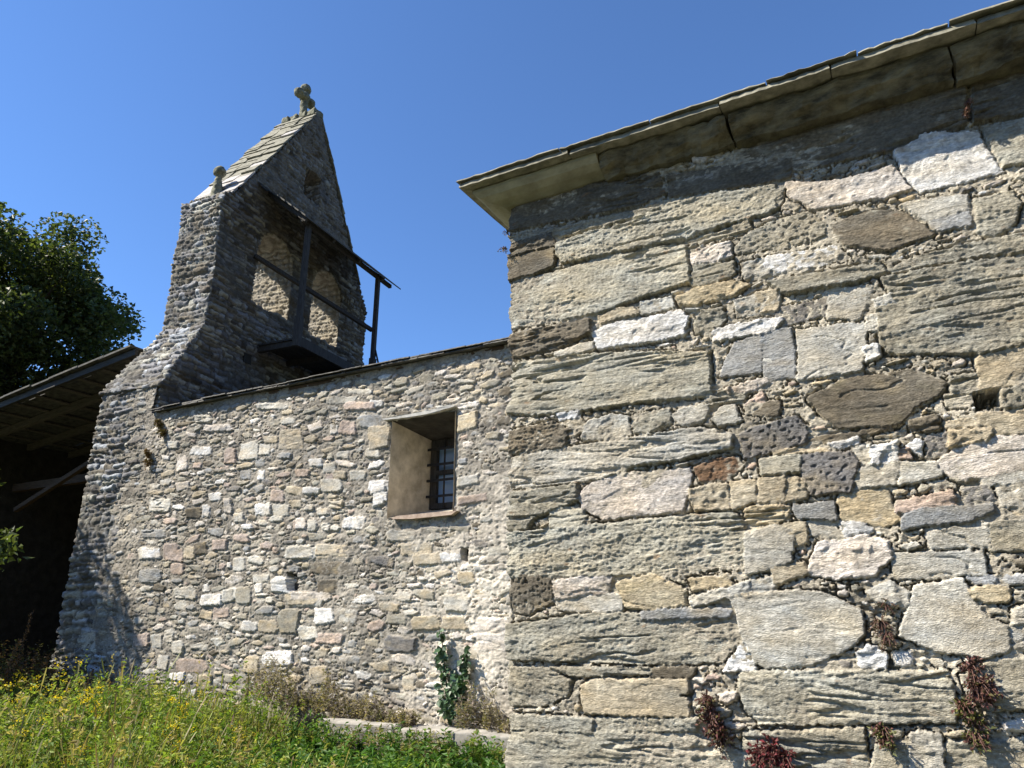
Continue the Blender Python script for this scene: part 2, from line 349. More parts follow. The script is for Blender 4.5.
u = np.concatenate([np.arange(XC - 4.46, XC - .5, .03), np.arange(XC - .5, XC - .06, .012), np.arange(XC - .06, .82, .0037), np.arange(.82, 3.6, .009)])
v = np.concatenate([np.arange(-.25, .93, .014), np.arange(.93, ZT + .004, .0037)])
P = Panel(u, v, 3)
T = dict(A=(500, 160, 3.7926), B=(760, 0, 3.841), C=(760, 160, 3.841), D=(500, 350, 3.7926), E=(760, 350, 3.841), F=(500, 560, 3.6926), G=(760, 560, 3.693))
STONES = [
 ('A', 'D', 'S', (35, 170, 300, 100, 600, 40, 625, 125, 540, 165, 420, 190, 170, 232, 35, 255)),  # top course under the eave: eave shade deepened by a darker stone colour
 ('A', 'D', 'S', (630, 55, 1100, -25, 1100, 50, 1000, 78, 640, 142)),  # same top course, eave shade in its colour too
 ('A', 'B', 'F', (690, 72, 800, 50, 815, 100, 700, 132)),
 ('A', 'G', 'S', (35, 266, 300, 236, 440, 203, 600, 165, 605, 182, 430, 236, 300, 275, 130, 290, 40, 306)),
 ('A', 'g', 'G', (215, 312, 480, 232, 620, 152, 1040, 85, 1045, 180, 860, 240, 700, 290, 560, 320, 460, 342, 300, 372, 232, 388, 210, 350)),
 ('A', 'D', 'G', (35, 312, 190, 272, 212, 322, 130, 340, 60, 370, 35, 380)),
 ('A', 'D', 'F', (35, 385, 110, 350, 205, 330, 198, 398, 120, 430, 40, 452)),
 ('A', 'g', 'G', (35, 472, 300, 392, 580, 324, 700, 317, 720, 460, 560, 508, 370, 578, 180, 612, 35, 622)),
 ('A', 'D', 'G', (35, 650, 180, 632, 340, 602, 345, 650, 210, 716, 60, 740)),
 ('A', 'Q', 'Q', (725, 357, 790, 327, 870, 312, 880, 363, 800, 385, 725, 393)),
 ('A', 'G', 'G', (735, 402, 885, 387, 885, 430, 800, 468, 730, 475)),
 ('A', 'Y', 'Q', (670, 520, 740, 490, 880, 462, 938, 470, 880, 508, 740, 545, 682, 543)),
 ('A', 'T', 'G', (375, 592, 440, 567, 500, 560, 520, 580, 380, 614)),
 ('A', 'L', 'Q', (530, 537, 645, 517, 655, 550, 535, 580)),
 ('A', 'W', 'Q', (345, 655, 400, 624, 560, 592, 680, 567, 710, 590, 700, 658, 560, 690, 370, 714)),
 ('A', 'G', 'G', (735, 612, 760, 572, 840, 560, 850, 600, 800, 658, 740, 648)),
 ('A', 'L', 'Q', (890, 530, 1024, 492, 1060, 500, 1055, 570, 900, 588)),
 ('A', 'W', 'Q', (810, 642, 880, 625, 1000, 605, 1070, 600, 1040, 640, 880, 668, 810, 680)),
 ('A', 'L', 'F', (205, 732, 300, 700, 350, 690, 350, 715, 220, 745)),
 ('A', 'B', 'F', (850, 770, 890, 692, 985, 660, 988, 800, 840, 815)),
 ('A', 'L', 'F', (995, 668, 1070, 650, 1110, 690, 1105, 770, 998, 800)),
 ('A', 'G', 'G', (890, 330, 960, 262, 1010, 240, 1060, 262, 1090, 320, 900, 350)),
 ('A', 'G', 'S', (640, 302, 820, 272, 940, 222, 950, 250, 890, 285, 800, 300, 660, 315)),
 ('A', 'L', 'Q', (920, 390, 1000, 372, 1040, 372, 1045, 430, 925, 450)),
 ('B', 'D', 'S', (-110, 520, 400, 395, 735, 255, 790, 295, 798, 440, 500, 548, 160, 630, -100, 690)),  # top course further right, darkened in colour for the eave shade
 ('B', 'W', 'Q', (520, 560, 640, 492, 800, 482, 840, 490, 880, 560, 935, 640, 620, 720, 560, 660)),
 ('C', 'Q', 'Q', (95, 72, 200, 75, 350, 52, 505, 2, 520, 12, 578, 92, 560, 100, 480, 130, 380, 140, 260, 173, 190, 173, 108, 130)),
 ('B', 'G', 'G', (860, 462, 1014, 432, 1060, 430, 1060, 625, 945, 612, 900, 540)),
 ('B', 'D', 'S', (820, 272, 950, 242, 1060, 215, 1060, 400, 830, 440)),  # end of the top course, darkened likewise for the eave shade
 ('C', 'G', 'G', (-10, 72, 85, 62, 80, 150, 40, 190, -10, 200)),
 ('C', 'G', 'V', (20, 240, 180, 192, 250, 240, 250, 288, 60, 340, 20, 320)),
 ('C', 'D', 'G', (270, 242, 440, 182, 550, 192, 668, 280, 560, 318, 500, 340, 320, 320)),
 ('C', 'L', 'F', (545, 162, 700, 132, 800, 127, 800, 180, 650, 228, 600, 200)),
 ('C', 'B', 'F', (650, 237, 800, 195, 810, 240, 680, 265)),
 ('C', 'G', 'G', (830, 142, 970, 112, 1000, 160, 980, 240, 900, 290, 840, 270)),
 ('C', 'W', 'F', (18, 402, 30, 372, 290, 332, 340, 375, 200, 403, 70, 425)),
 ('C', 'G', 'G', (30, 470, 460, 392, 480, 430, 300, 478, 100, 508)),
 ('C', 'G', 'G', (490, 420, 600, 372, 800, 322, 1060, 265, 1060, 345, 820, 368, 600, 408, 510, 430)),
 ('C', 'G', 'G', (470, 452, 520, 440, 820, 386, 1070, 385, 1070, 690, 840, 738, 500, 738, 465, 700, 450, 570, 500, 520)),
 ('C', 'L', 'F', (265, 492, 430, 482, 410, 550, 370, 608, 260, 600)),
 ('C', 'V', 'V', (60, 572, 200, 542, 250, 532, 245, 590, 70, 638)),
 ('C', 'T', 'F', (-15, 506, 60, 502, 65, 570, -15, 580)),
 ('C', 'L', 'F', (145, 652, 390, 622, 405, 660, 388, 805, 150, 838)),
 ('C', 'B', 'F', (0, 662, 120, 642, 132, 830, 20, 842)),
 ('C', 'T', 'F', (838, 760, 1014, 702, 1060, 700, 1060, 850, 850, 878)),
 ('C', 'W', 'Q', (403, 716, 450, 706, 456, 750, 410, 768)),
 ('C', 'L', 'Q', (440, 530, 500, 512, 515, 540, 450, 558)),
 ('C', 'L', 'Q', (410, 602, 460, 592, 455, 648, 410, 648)),
 ('D', 'g', 'S', (10, 42, 200, 22, 500, 5, 790, 2, 800, 168, 560, 195, 290, 228, 130, 244, 50, 190, 20, 110)),
 ('D', 'D', 'G', (75, 292, 200, 272, 260, 302, 240, 368, 60, 380)),
 ('D', 'L', 'Q', (315, 292, 340, 267, 420, 247, 485, 252, 490, 318, 420, 338, 310, 335)),
 ('D', 'G', 'Q', (500, 252, 640, 222, 640, 278, 560, 308, 510, 308)),
 ('D', 'L', 'Q', (650, 250, 700, 217, 790, 207, 770, 263, 690, 283)),
 ('D', 'L', 'F', (805, 260, 830, 222, 890, 212, 910, 268, 830, 283)),
 ('D', 'W', 'Q', (215, 242, 300, 227, 300, 252, 225, 262)),
 ('D', 'T', 'Q', (245, 272, 300, 260, 330, 288, 265, 328)),
 ('D', 'L', 'S', (20, 470, 30, 432, 140, 387, 560, 322, 760, 292, 880, 320, 875, 368, 700, 408, 500, 438, 380, 488, 180, 508, 40, 518)),
 ('D', 'Q', 'Q', (300, 560, 330, 512, 470, 467, 720, 447, 725, 480, 690, 608, 560, 623, 390, 640, 310, 600)),
 ('D', 'G', 'G', (40, 545, 190, 522, 290, 502, 298, 568, 210, 598, 120, 638, 100, 678, 40, 680)),
 ('D', 'g', 'S', (190, 602, 290, 592, 320, 630, 300, 668, 190, 680)),
 ('D', 'g', 'G', (30, 702, 400, 657, 880, 612, 925, 650, 930, 795, 700, 850, 30, 858)),
 ('D', 'R', 'Q', (740, 450, 800, 417, 900, 407, 915, 440, 850, 488, 760, 495)),
 ('D', 'T', 'Q', (720, 530, 790, 512, 858, 507, 866, 600, 740, 605, 720, 560)),
 ('D', 'T', 'F', (874, 502, 960, 492, 968, 570, 880, 598)),
 ('D', 'T', 'F', (975, 490, 1060, 480, 1060, 575, 980, 580)),
 ('D', 'V', 'V', (910, 320, 980, 292, 1120, 252, 1165, 290, 1160, 348, 1000, 393, 930, 408)),
 ('D', 'Q', 'Q', (855, 150, 950, 117, 1060, 100, 1060, 138, 860, 160)),
 ('D', 'P', 'Q', (935, 202, 990, 157, 1000, 190, 950, 238, 935, 238)),
 ('D', 'D', 'F', (960, 240, 1024, 192, 1060, 200, 1050, 250)),
 ('D', 'G', 'G', (800, 152, 930, 167, 920, 198, 800, 190)),
 ('D', 'Y', 'S', (930, 602, 1070, 590, 1060, 655, 935, 690)),
 ('D', 'L', 'F', (930, 702, 1050, 668, 1110, 690, 1100, 800, 935, 850)),
 ('E', 'D', 'F', (185, 182, 330, 112, 580, 72, 620, 82, 713, 122, 700, 160, 600, 220, 530, 285, 300, 300, 240, 250)),
 ('E', 'G', 'S', (730, 102, 833, 92, 828, 158, 740, 158)), ('E', 'G', 'S', (715, 172, 810, 177, 800, 208, 720, 210)),
 ('E', 'G', 'V', (930, 160, 1014, 132, 1060, 130, 1060, 208, 932, 212)),
 ('E', 'T', 'F', (860, 242, 1014, 227, 1060, 225, 1060, 308, 900, 325)),
 ('E', 'T', 'Q', (715, 282, 858, 247, 878, 288, 720, 295)), ('E', 'T', 'Q', (730, 312, 888, 302, 878, 338, 730, 368)),
 ('E', 'Q', 'F', (685, 430, 750, 382, 920, 337, 990, 330, 1060, 345, 1060, 435, 880, 478, 770, 498, 700, 463)),
 ('E', 'L', 'F', (860, 500, 900, 485, 1014, 446, 1060, 445, 1060, 490, 870, 515)),
 ('E', 'D', 'G', (570, 272, 680, 252, 688, 298, 590, 305)), ('E', 'V', 'V', (640, 332, 713, 322, 713, 398, 645, 408)),
 ('E', 'W', 'Q', (430, 372, 523, 352, 518, 428, 440, 435)), ('E', 'P', 'Q', (530, 387, 575, 377, 578, 410, 532, 415)),
 ('E', 'W', 'Q', (572, 367, 610, 347, 620, 398)), ('E', 'L', 'V', (350, 377, 420, 357, 424, 428, 390, 440)),
 ('E', 'V', 'V', (165, 402, 340, 392, 373, 430, 350, 538, 200, 553, 165, 470)),
 ('E', 'g', 'F', (5, 422, 150, 402, 155, 463, 5, 478)), ('E', 'T', 'F', (-5, 492, 93, 487, 93, 583, -5, 588)),
 ('E', 'T', 'Q', (105, 492, 168, 492, 172, 568, 102, 578)), ('E', 'D', 'F', (190, 342, 330, 322, 500, 282, 500, 298, 250, 353)),
 ('E', 'W', 'Q', (270, 362, 370, 332, 375, 353, 300, 373)), ('E', 'T', 'S', (50, 387, 260, 367, 260, 383, 60, 398)),
 ('E', 'L', 'F', (365, 462, 450, 437, 528, 432, 518, 508, 380, 528)), ('E', 'L', 'F', (537, 432, 670, 427, 698, 478, 540, 513)),
 ('E', 'Y', 'F', (300, 572, 330, 547, 490, 537, 500, 590, 538, 648, 480, 673, 320, 648)),
 ('E', 'W', 'F', (305, 655, 400, 670, 430, 692, 330, 713)), ('E', 'B', 'F', (545, 642, 600, 612, 890, 592, 895, 618, 800, 658, 640, 668, 545, 688)),
 ('E', 'P', 'Q', (530, 582, 640, 562, 740, 542, 750, 588, 640, 603, 530, 618)), ('E', 'V', 'V', (785, 532, 870, 522, 898, 568, 790, 588)),
 ('E', 'L', 'Q', (920, 532, 1014, 512, 1060, 512, 1060, 598, 930, 598)), ('E', 'L', 'F', (645, 702, 870, 665, 880, 748, 660, 758)),
 ('E', 'G', 'G', (887, 672, 1060, 650, 1060, 765, 890, 768)), ('E', 'Y', 'S', (5, 602, 108, 602, 108, 648, 5, 655)),
 ('E', 'B', 'F', (130, 602, 280, 584, 290, 646, 150, 640)), ('E', 'T', 'F', (5, 682, 168, 662, 178, 738, 5, 764)),
 ('E', 'L', 'F', (182, 662, 288, 654, 298, 708, 200, 708)), ('E', 'Q', 'Q', (225, 742, 400, 717, 485, 732, 500, 800, 440, 858, 300, 878, 180, 858)),
 ('F', 'D', 'V', (40, 62, 180, 52, 188, 158, 100, 196, 40, 168)), ('F', 'Q', 'Q', (190, 82, 300, 62, 410, 62, 390, 118, 200, 140)),
 ('F', 'L', 'F', (195, 150, 380, 124, 440, 130, 450, 178, 390, 188, 210, 183)), ('F', 'Y', 'F', (430, 87, 560, 52, 650, 97, 683, 120, 678, 163, 560, 183, 460, 168)),
 ('F', 'Y', 'Q', (700, 72, 840, 57, 850, 88, 710, 108)), ('F', 'L', 'Q', (700, 142, 960, 72, 1040, 62, 1000, 122, 830, 143, 710, 172)),
 ('F', 'B', 'F', (520, 192, 700, 182, 850, 188, 850, 208, 640, 214, 525, 218)),
 ('F', 'g', 'G', (35, 262, 120, 232, 300, 202, 500, 196, 640, 222, 870, 228, 903, 275, 820, 373, 600, 385, 330, 375, 40, 368)),
 ('F', 'G', 'S', (175, 397, 560, 402, 555, 422, 270, 430)), ('F', 'D', 'F', (565, 402, 713, 402, 700, 430, 555, 430)),
 ('F', 'G', 'G', (30, 397, 170, 402, 258, 450, 248, 498, 150, 538, 30, 548)),
 ('F', 'T', 'F', (290, 467, 340, 442, 690, 442, 698, 490, 655, 500, 695, 520, 698, 580, 480, 575, 310, 563)),
 ('F', 'g', 'G', (35, 582, 340, 588, 340, 638, 35, 638)), ('F', 'g', 'G', (347, 587, 728, 592, 720, 630, 350, 640)),
 ('F', 'g', 'S', (30, 652, 720, 645, 890, 720, 900, 840, 30, 850)),
 ('G', 'g', 'G', (-70, 415, 0, 412, 690, 412, 738, 560, 720, 600, 0, 608, -50, 560, -78, 470)),
 ('G', 'L', 'F', (-108, 130, 140, 112, 240, 122, 370, 190, 385, 270, 340, 318, 190, 385, 30, 398, -20, 378, -70, 270)),
 ('F', 'W', 'S', (830, 408, 890, 314, 918, 314, 938, 398)),
 ('G', 'L', 'F', (480, -20, 820, -30, 830, 46, 640, 64, 510, 64)),
 ('G', 'L', 'F', (575, 102, 750, 72, 770, 132, 840, 220, 913, 250, 918, 328, 830, 358, 650, 330, 520, 278)),
 ('G', 'Y', 'F', (775, 112, 860, 97, 920, 112, 920, 148, 840, 153, 790, 140)), ('G', 'L', 'F', (925, 252, 1010, 230, 1010, 330, 930, 318)),
 ('G', 'L', 'F', (940, 182, 1010, 150, 1010, 220, 935, 235)), ('G', 'W', 'Q', (360, 352, 400, 317, 470, 352, 460, 393, 370, 395)),
 ('G', 'T', 'F', (40, 24, 160, 12, 170, 48, 60, 88)), ('G', 'B', 'F', (770, 64, 1010, 57, 1010, 80, 800, 86)),
 ('G', 'G', 'S', (850, 372, 1010, 338, 1010, 540, 860, 558, 765, 500, 745, 430)),
 ('G', 'G', 'S', (-60, 642, 170, 634, 380, 624, 400, 780, -60, 785)), ('G', 'L', 'Q', (560, 640, 660, 652, 680, 780, 560, 775)),
 ('G', 'G', 'S', (690, 682, 1010, 660, 1010, 780, 700, 790)), ('G', 'G', 'S', (430, 692, 556, 682, 556, 775, 410, 780)),
 ('G', 'L', 'Q', (400, 112, 480, 82, 550, 122, 540, 176, 430, 150)),
]
for t_, k, st, pts in STONES:
    x0, y0, s_ = T[t_]; q = []
    for i in range(0, len(pts), 2):
        a, b = on_wall(x0 + pts[i] / s_, y0 + pts[i + 1] / s_, Y1 - .01)
        if a < XC + .05: a = XC - .30 - .1 * ((len(pts) * 7 + pts[1]) % 5) / 5     # quoins run on round the corner
        if x0 + pts[i] / s_ > 1030: a += .06 + .05 * (pts[i + 1] % 3)
        q.append((a, min(b, ZT + .02)))
    big = (max(p[0] for p in q) - min(p[0] for p in q)) > .35
    col = COL[k]
    P.stone(q, col, RNG.uniform(-.002, .012) if not big else RNG.uniform(.003, .013), st, RNG.uniform(.004, .010), .008, RNG.uniform(.014, .03), None, .007 if big else .004, .010 if not big else .007, .009)
hx = [on_wall(760 + a / 3.841, 350 + b / 3.841, Y1) for a, b in ((818, 162), (915, 152), (922, 214), (832, 238))]   # putlog hole
pre = P.occ.copy()
pal_near = dict(G=5, g=4, L=4, T=3, Q=3, W=1, P=1, B=1, V=1, D=2, Y=1)
FR = (XC - .02, .85, .93, ZT)
P.fill(FR, 1500, (.07, .16), (.03, .07), pal_near, (.0, .012), .003, .12)
pal_chip = dict(L=5, Q=5, T=4, g=3, W=2, P=2, Y=2, D=1, V=1)
P.fill(FR, 9000, (.035, .10), (.012, .035), pal_chip, (-.004, .010), .0015, .15, depth=.014)
P.fill(FR, 12000, (.015, .045), (.008, .022), pal_chip, (-.006, .008), .001, .3, depth=.012)
P.fill((.8, 3.6, -.2, ZT), 500, (.35, .9), (.15, .3), dict(G=4, g=4, L=2, T=1, Q=1), (.01, .03), .008, .04, 'GGSF')
P.fill((.8, 3.6, -.2, ZT), 2500, (.1, .3), (.06, .14), pal_near, (.0, .02), .006, .12)
P.fill((XC - .4, .85, -.2, .95), 300, (.3, .8), (.15, .28), dict(G=4, g=4, L=2), (.01, .03), .008, .04, 'GGS')
P.fill((XC - .4, .85, -.2, .95), 700, (.08, .3), (.05, .12), pal_near, (.0, .02), .006, .12)
P.fill((XC - 4.4, XC - .3, -.2, ZT), 1500, (.25, .7), (.1, .24), dict(G=4, g=3, L=3, T=2, Q=1, D=1), (.005, .03), .01, .08)
P.fill((XC - 4.4, XC - .3, -.2, ZT), 3000, (.08, .25), (.05, .12), pal_near, (.0, .02), .008, .15)
P.mortar(-.004, .0075, (.27, .245, .195), (.66, .60, .48), 30, None, .014, -.22)
P.hole(hx, .16)
gp = P.gap & ~P.occ; P.H[gp] = np.where((P.H[gp] < .004) & (P.W3[gp] + 1.6 * fbm(P.U * 6, P.Vv * 6, 2, 66)[gp] > -.25), -.034 + .006 * P.W1[gp], P.H[gp])
# moss and lichen with a shape of their own
ms = sstep(.2, .55, fbm(P.U * 5, P.Vv * 9, 4, 77, .6))[..., None] * .3 * sstep(-.2, .5, fbm(P.U * 1.2, P.Vv * 1.6, 2, 79))[..., None]
P.C = P.C * (1 - ms) + np.array((.21, .19, .09)) * ms
P.H += .014 * fbm(P.U * 1.6, P.Vv * 1.6, 2, 91) + .0018 * P.bed * ridge(P.U * 2.6 + .3 * P.W1, P.Vv * 21, 3, 94)
P.H -= .020 * P.bed * sstep(.91, .975, 1 - np.abs(fbm(P.U * 1.5, P.Vv * 12, 4, 95))) * sstep(.0, .3, fbm(P.U * 1.7, P.Vv * 2.4, 3, 96))
P.H -= .055 * sstep(-.9, .8, P.U) * sstep(2.9, 3.45, P.Vv)
grime = sstep(-.2, .5, fbm(P.U * 4, P.Vv * 5, 4, 93, .6))[..., None] * .35; P.C = P.C * (1 - grime) + np.array((.17, .155, .125)) * grime

def near_map(U, V, H):
    rb = .02; t = np.clip((U - (XC - rb)) / (2 * rb), 0, 1) * (math.pi / 2)
    nx = -np.cos(t); ny = -np.sin(t)
    X = np.where(U > XC, U, XC); Y = np.where(U > XC, Y1, Y1 + (XC - U))
    bx = np.clip(1 - np.abs(U - XC) / .06, 0, 1) * (.008 + .03 * fbm(V * 9, U * 3, 3, 97))
    return np.stack([X + nx * (H - bx), Y + ny * (H - bx), V], -1) - np.array((XC, Y1, 0))
P.build('wall', near_map, M_NEAR, near)
core = Geo(); core.box((2.5, 2.3, 1.7), (4.9, 4.2, 3.8)); core.build('wall_core', M_DARKWALL, near)

# cornice: stone blocks swept along the eave with a mitred corner, then thick slates
def cornice_block(name, a, b, side, mat, prof, rough):
    g = Geo(); n = len(prof); segs = 14; vs = []
    for i in range(segs + 1):
        t = a + (b - a) * i / segs
        for (o, z) in prof:
            if side == 'front':
                x = t if not (i == 0 and a <= XC) else XC - o
                vs.append((x - XC, -o, z))
            else:
                y = t if i > 0 else Y1 - o
                vs.append((-o, y - Y1, z))
    fs = [(i * n + k, i * n + (k + 1) % n, (i + 1) * n + (k + 1) % n, (i + 1) * n + k) for i in range(segs) for k in range(n)]
    fs += [tuple(range(n)), tuple(segs * n + k for k in range(n))[::-1]]
    g.add(vs, fs)
    return g.build(name, mat, near, rough=rough, cuts=1)
prof_a = [(-.12, 3.632), (.012, 3.636), (.03, 3.642), (.07, 3.652), (.11, 3.668), (.135, 3.690), (.137, 3.706), (-.12, 3.706)]
prof_b = [(-.12, 3.60), (.03, 3.612), (.05, 3.632), (.085, 3.645), (.105, 3.668), (.12, 3.690), (.12, 3.706), (-.12, 3.706)]
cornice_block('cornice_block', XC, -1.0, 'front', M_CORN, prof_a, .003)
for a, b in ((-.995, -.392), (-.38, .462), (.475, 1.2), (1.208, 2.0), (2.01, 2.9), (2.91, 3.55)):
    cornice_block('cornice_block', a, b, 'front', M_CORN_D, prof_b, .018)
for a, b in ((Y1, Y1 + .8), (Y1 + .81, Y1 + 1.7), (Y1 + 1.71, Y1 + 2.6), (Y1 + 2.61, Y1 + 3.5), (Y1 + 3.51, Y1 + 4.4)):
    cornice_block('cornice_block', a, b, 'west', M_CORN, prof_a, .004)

def slab(g, x0, x1, y0, y1, z, th, slope=.0, jag=.02, rs=random):
    """an irregular slate: ragged outline, chipped edge"""
    pts = []
    b_ = rs.uniform(-jag, jag) * .4
    for i in range(17): pts.append((x0 + (x1 - x0) * i / 16, y0 + b_ + rs.uniform(-jag, jag) * .45))
    for i in range(1, 3): pts.append((x1 + rs.uniform(-jag, jag) * .3, y0 + (y1 - y0) * i / 2))
    for i in range(1, 7): pts.append((x1 + (x0 - x1) * i / 6, y1))
    pts.append((x0 + rs.uniform(-jag, jag) * .3, (y0 + y1) / 2))
    n = len(pts); off = [rs.uniform(-.0025, .0025) for _ in pts]; ins = .004
    cx, cy = (x0 + x1) / 2, (y0 + y1) / 2
    lo = [(x, y, z + slope * (y - y0) + o) for (x, y), o in zip(pts, off)]
    hi = [(cx + (x - cx) * .985, cy + (y - cy) * .97, z + th + slope * (y - y0) + o) for (x, y), o in zip(pts, off)]
    g.add(lo + hi, [tuple(range(n))[::-1], tuple(range(n, 2 * n))] + [(i, (i + 1) % n, n + (i + 1) % n, n + i) for i in range(n)])
rs = random.Random(8)
g = Geo()
x = -.19
while x < 5.0:                                   # two courses of eave slates, then rows up the roof
    wd = rs.uniform(.42, .85) if x > -.1 else .62
    slab(g, x, x + wd - .004, -.188 + rs.uniform(-.008, .012), .55, 3.708, rs.uniform(.026, .032), .05, .006, rs); x += wd
x = -.2
while x < 5.0:
    wd = rs.uniform(.3, .7)
    slab(g, x, x + wd - .004, -.2 + rs.uniform(-.008, .014), .6, 3.741, rs.uniform(.010, .018), .06, .010, rs); x += wd
g.build('eave_slates', M_SLATE_L, near)
g = Geo()
for r_ in range(9):
    x = -.2 + (r_ % 2) * .2
    while x < 5.0:
        wd = rs.uniform(.3, .6); y0 = -.05 + r_ * .25
        slab(g, x, x + wd - .006, y0, y0 + .5, 3.765 + y0 * .30, .018, .27, .012, rs); x += wd
for r_ in range(9):
    x = -.2 + (r_ % 2) * .2
    while x < 5.0:
        wd = rs.uniform(.3, .6); y0 = 4.45 - r_ * .25
        slab(g, x, x + wd - .006, y0 - .5, y0, 3.765 + (4.45 - y0) * .30 + .135, .018, -.27, .012, rs); x += wd
g.build('roof', M_SLATE, near)

# ------------------------------------------------------------------ 2. nave wall
Y2 = 7.3; ZE = 4.86
nave = empty('church_nave', (-7, Y2, 0), 'long rubble stone nave with small barred window between bell gable and nearest building', 'church')
XL = -12.28
u = np.concatenate([np.arange(XL, -3.7, .0105), np.arange(-3.7, -1.5, .018)])
v = np.concatenate([np.arange(0, .5, .02), np.arange(.5, 5.45, .0105)])
N = Panel(u, v, 40); N.soft = True; N.tex = (.15, .7)
WX0, WX1, WZ0, WZ1 = -5.73, -4.73, 2.78, 4.07          # window opening
TH = dict(H=(140, 390, 3.657), I=(260, 520, 3.096), J=(0, 500, 2.866))
RECT = [('H', """220 222 75 30 W,155 268 40 55 Q,210 277 28 25 P,330 240 40 60 P,400 225 70 65 L,455 217 40 40 L,440 265 35 30 B,385 310 45 30 B,550 185 95 75 T,530 240 55 20 B,
440 310 25 40 W,595 305 50 30 P,645 265 45 30 W,690 285 45 35 L,695 318 30 25 P,730 308 45 28 T,745 235 40 28 L,795 310 65 35 L,700 350 75 45 L,628 370 55 25 W,850 230 50 30 L,870 160 90 55 T,
840 115 80 45 B,875 350 75 40 W,880 390 60 40 W,715 405 55 50 T,670 445 45 25 L,785 483 75 45 W,590 490 40 45 Q,630 500 30 40 L,680 500 30 30 L,240 440 30 45 W,195 450 45 40 D,320 425 30 50 Q,
275 390 45 30 W,450 437 65 45 W,515 440 60 40 L,505 390 45 40 P,360 465 35 40 L,500 472 50 20 L,390 500 40 20 W,360 545 50 22 P,70 420 80 50 L,50 525 75 30 B,110 590 50 50 P,175 595 35 40 T,
220 580 45 45 D,45 598 60 45 W,135 655 50 35 P,290 565 55 40 P,360 635 45 55 L,590 595 120 50 L,700 592 130 45 T,715 650 130 45 D,520 710 65 60 W,440 690 60 40 L,165 745 80 40 L,240 725 25 25 W,
320 750 40 50 L,375 755 55 60 G,620 755 140 35 Q,690 715 70 40 D,435 725 30 30 W,265 760 60 25 W,120 200 40 25 L,285 140 110 25 Q,230 105 60 25 L,540 112 50 28 L,480 60 110 25 L,740 35 100 28 L,
800 60 110 30 P,865 50 45 25 W,795 5 100 20 L,710 145 30 35 W,760 140 60 45 P,480 180 50 25 T"""),
 ('I', """125 100 90 40 L,230 95 115 35 T,215 145 110 35 D,70 200 55 45 W,205 205 55 40 D,130 245 100 40 T,200 300 60 45 W,30 330 55 35 T,90 315 60 75 G,50 430 80 35 W,215 365 90 35 P,610 255 80 60 L,
510 320 90 40 Y,600 318 75 40 T,480 90 90 40 T,590 115 60 30 W,520 120 80 35 T,430 385 90 50 V,400 270 60 25 T,720 350 110 100 Q,180 480 60 55 T,460 505 40 40 T,270 300 60 40 L,150 350 60 40 L,
640 180 50 35 Y,440 50 100 35 L"""),
 ('J', """430 155 60 35 L,590 30 25 35 W,690 110 40 20 P,860 70 35 30 P,530 265 60 35 L,605 288 60 35 W,690 268 45 40 L,650 275 35 35 L,630 322 45 35 P,715 362 50 28 W,770 365 55 35 T,825 350 45 65 G,
810 240 55 45 W,870 285 100 40 L,865 150 95 35 L,800 455 80 40 W,720 470 45 50 Y,550 475 85 35 P,585 520 40 45 Y,510 505 40 28 W,465 465 35 45 L,485 390 30 35 L,510 420 30 40 L,405 402 45 35 P,
450 405 35 40 L,280 318 55 30 T,250 260 100 60 B,230 400 90 60 L,430 220 60 40 B,500 160 50 35 P,545 150 25 40 T""")]
rs = random.Random(21)
def NC(k):
    c = np.array(COL[k]); g_ = c.mean(); return (c * .76 + g_ * .24 * np.array((1.05, 1.0, .92))) * (.80 if k == 'W' else .86)
for t_, txt in RECT:
    x0, y0, s_ = TH[t_]
    for it in txt.replace('\n', '').split(','):
        a, b, ww, hh, k = it.split(); a, b, ww, hh = map(float, (a, b, ww, hh)); q = []
        for sx, sy in ((-1, .8), (-.75, 1), (.8, 1), (1, .7), (1, -.75), (.7, -1), (-.8, -1), (-1, -.6)):
            q.append(on_wall(x0 + (a + sx * ww / 2 + rs.uniform(-.09, .09) * ww) / s_, y0 + (b + sy * hh / 2 + rs.uniform(-.12, .12) * hh) / s_, Y2))
        N.stone(q, NC(k), rs.uniform(.002, .018), 'Q' if k in 'WQP' else rs.choice('FFGS'), .012, .022, .03, None, .0, .004, .014)
W0 = (N.U > WX0 - .02) & (N.U < WX1 + .02) & (N.Vv > WZ0 - .02) & (N.Vv < WZ1 + .02)
N.occ |= W0
# dressed stones round the window
for (a, b, c, d, k) in ((WX1 + .02, WX1 + .34, 3.78, 4.04, 'Y'), (WX1 + .03, WX1 + .38, 3.08, 3.24, 'L'), (WX1 + .05, WX1 + .5, 2.86, 3.0, 'P'), (WX0 - .4, WX0 - .04, 3.7, 3.93, 'T'), (WX0 - .3, WX0 - .04, 3.1, 3.26, 'W'), (WX0 - .26, WX0 - .04, 2.93, 3.08, 'W')):
    N.stone([(a, c), (b, c + .03), (b - .02, d), (a + .02, d - .02)], NC(k), .02, 'F', .02, .014, .03, None, 0, .0, .012)
pal_n = dict(L=7, W=1.6, Q=5, T=6, P=2.2, G=4, g=5, B=3, D=2.5, Y=1.6, V=2)
LO = (-10.85, -1.6, .4, 4.75)
N.fill(LO, 500, (.22, .42), (.07, .15), pal_n, (.0, .016), .012, .10, 'FFFSG', .02, .12)
N.fill(LO, 8000, (.10, .30), (.04, .10), pal_n, (-.004, .014), .007, .12, 'FFFQS', .02, .10)
N.fill(LO, 18000, (.05, .15), (.02, .055), pal_n, (-.006, .011), .004, .25, 'FFQ', .016, .14)
pal_t = dict(G=5, g=6, D=2, V=4, L=5, B=4, T=.8)
N.fill((XL, -10.8, .4, 5.4), 1500, (.15, .45), (.06, .16), pal_t, (.0, .03), .014, .1, 'SSGQ', .03, .22)
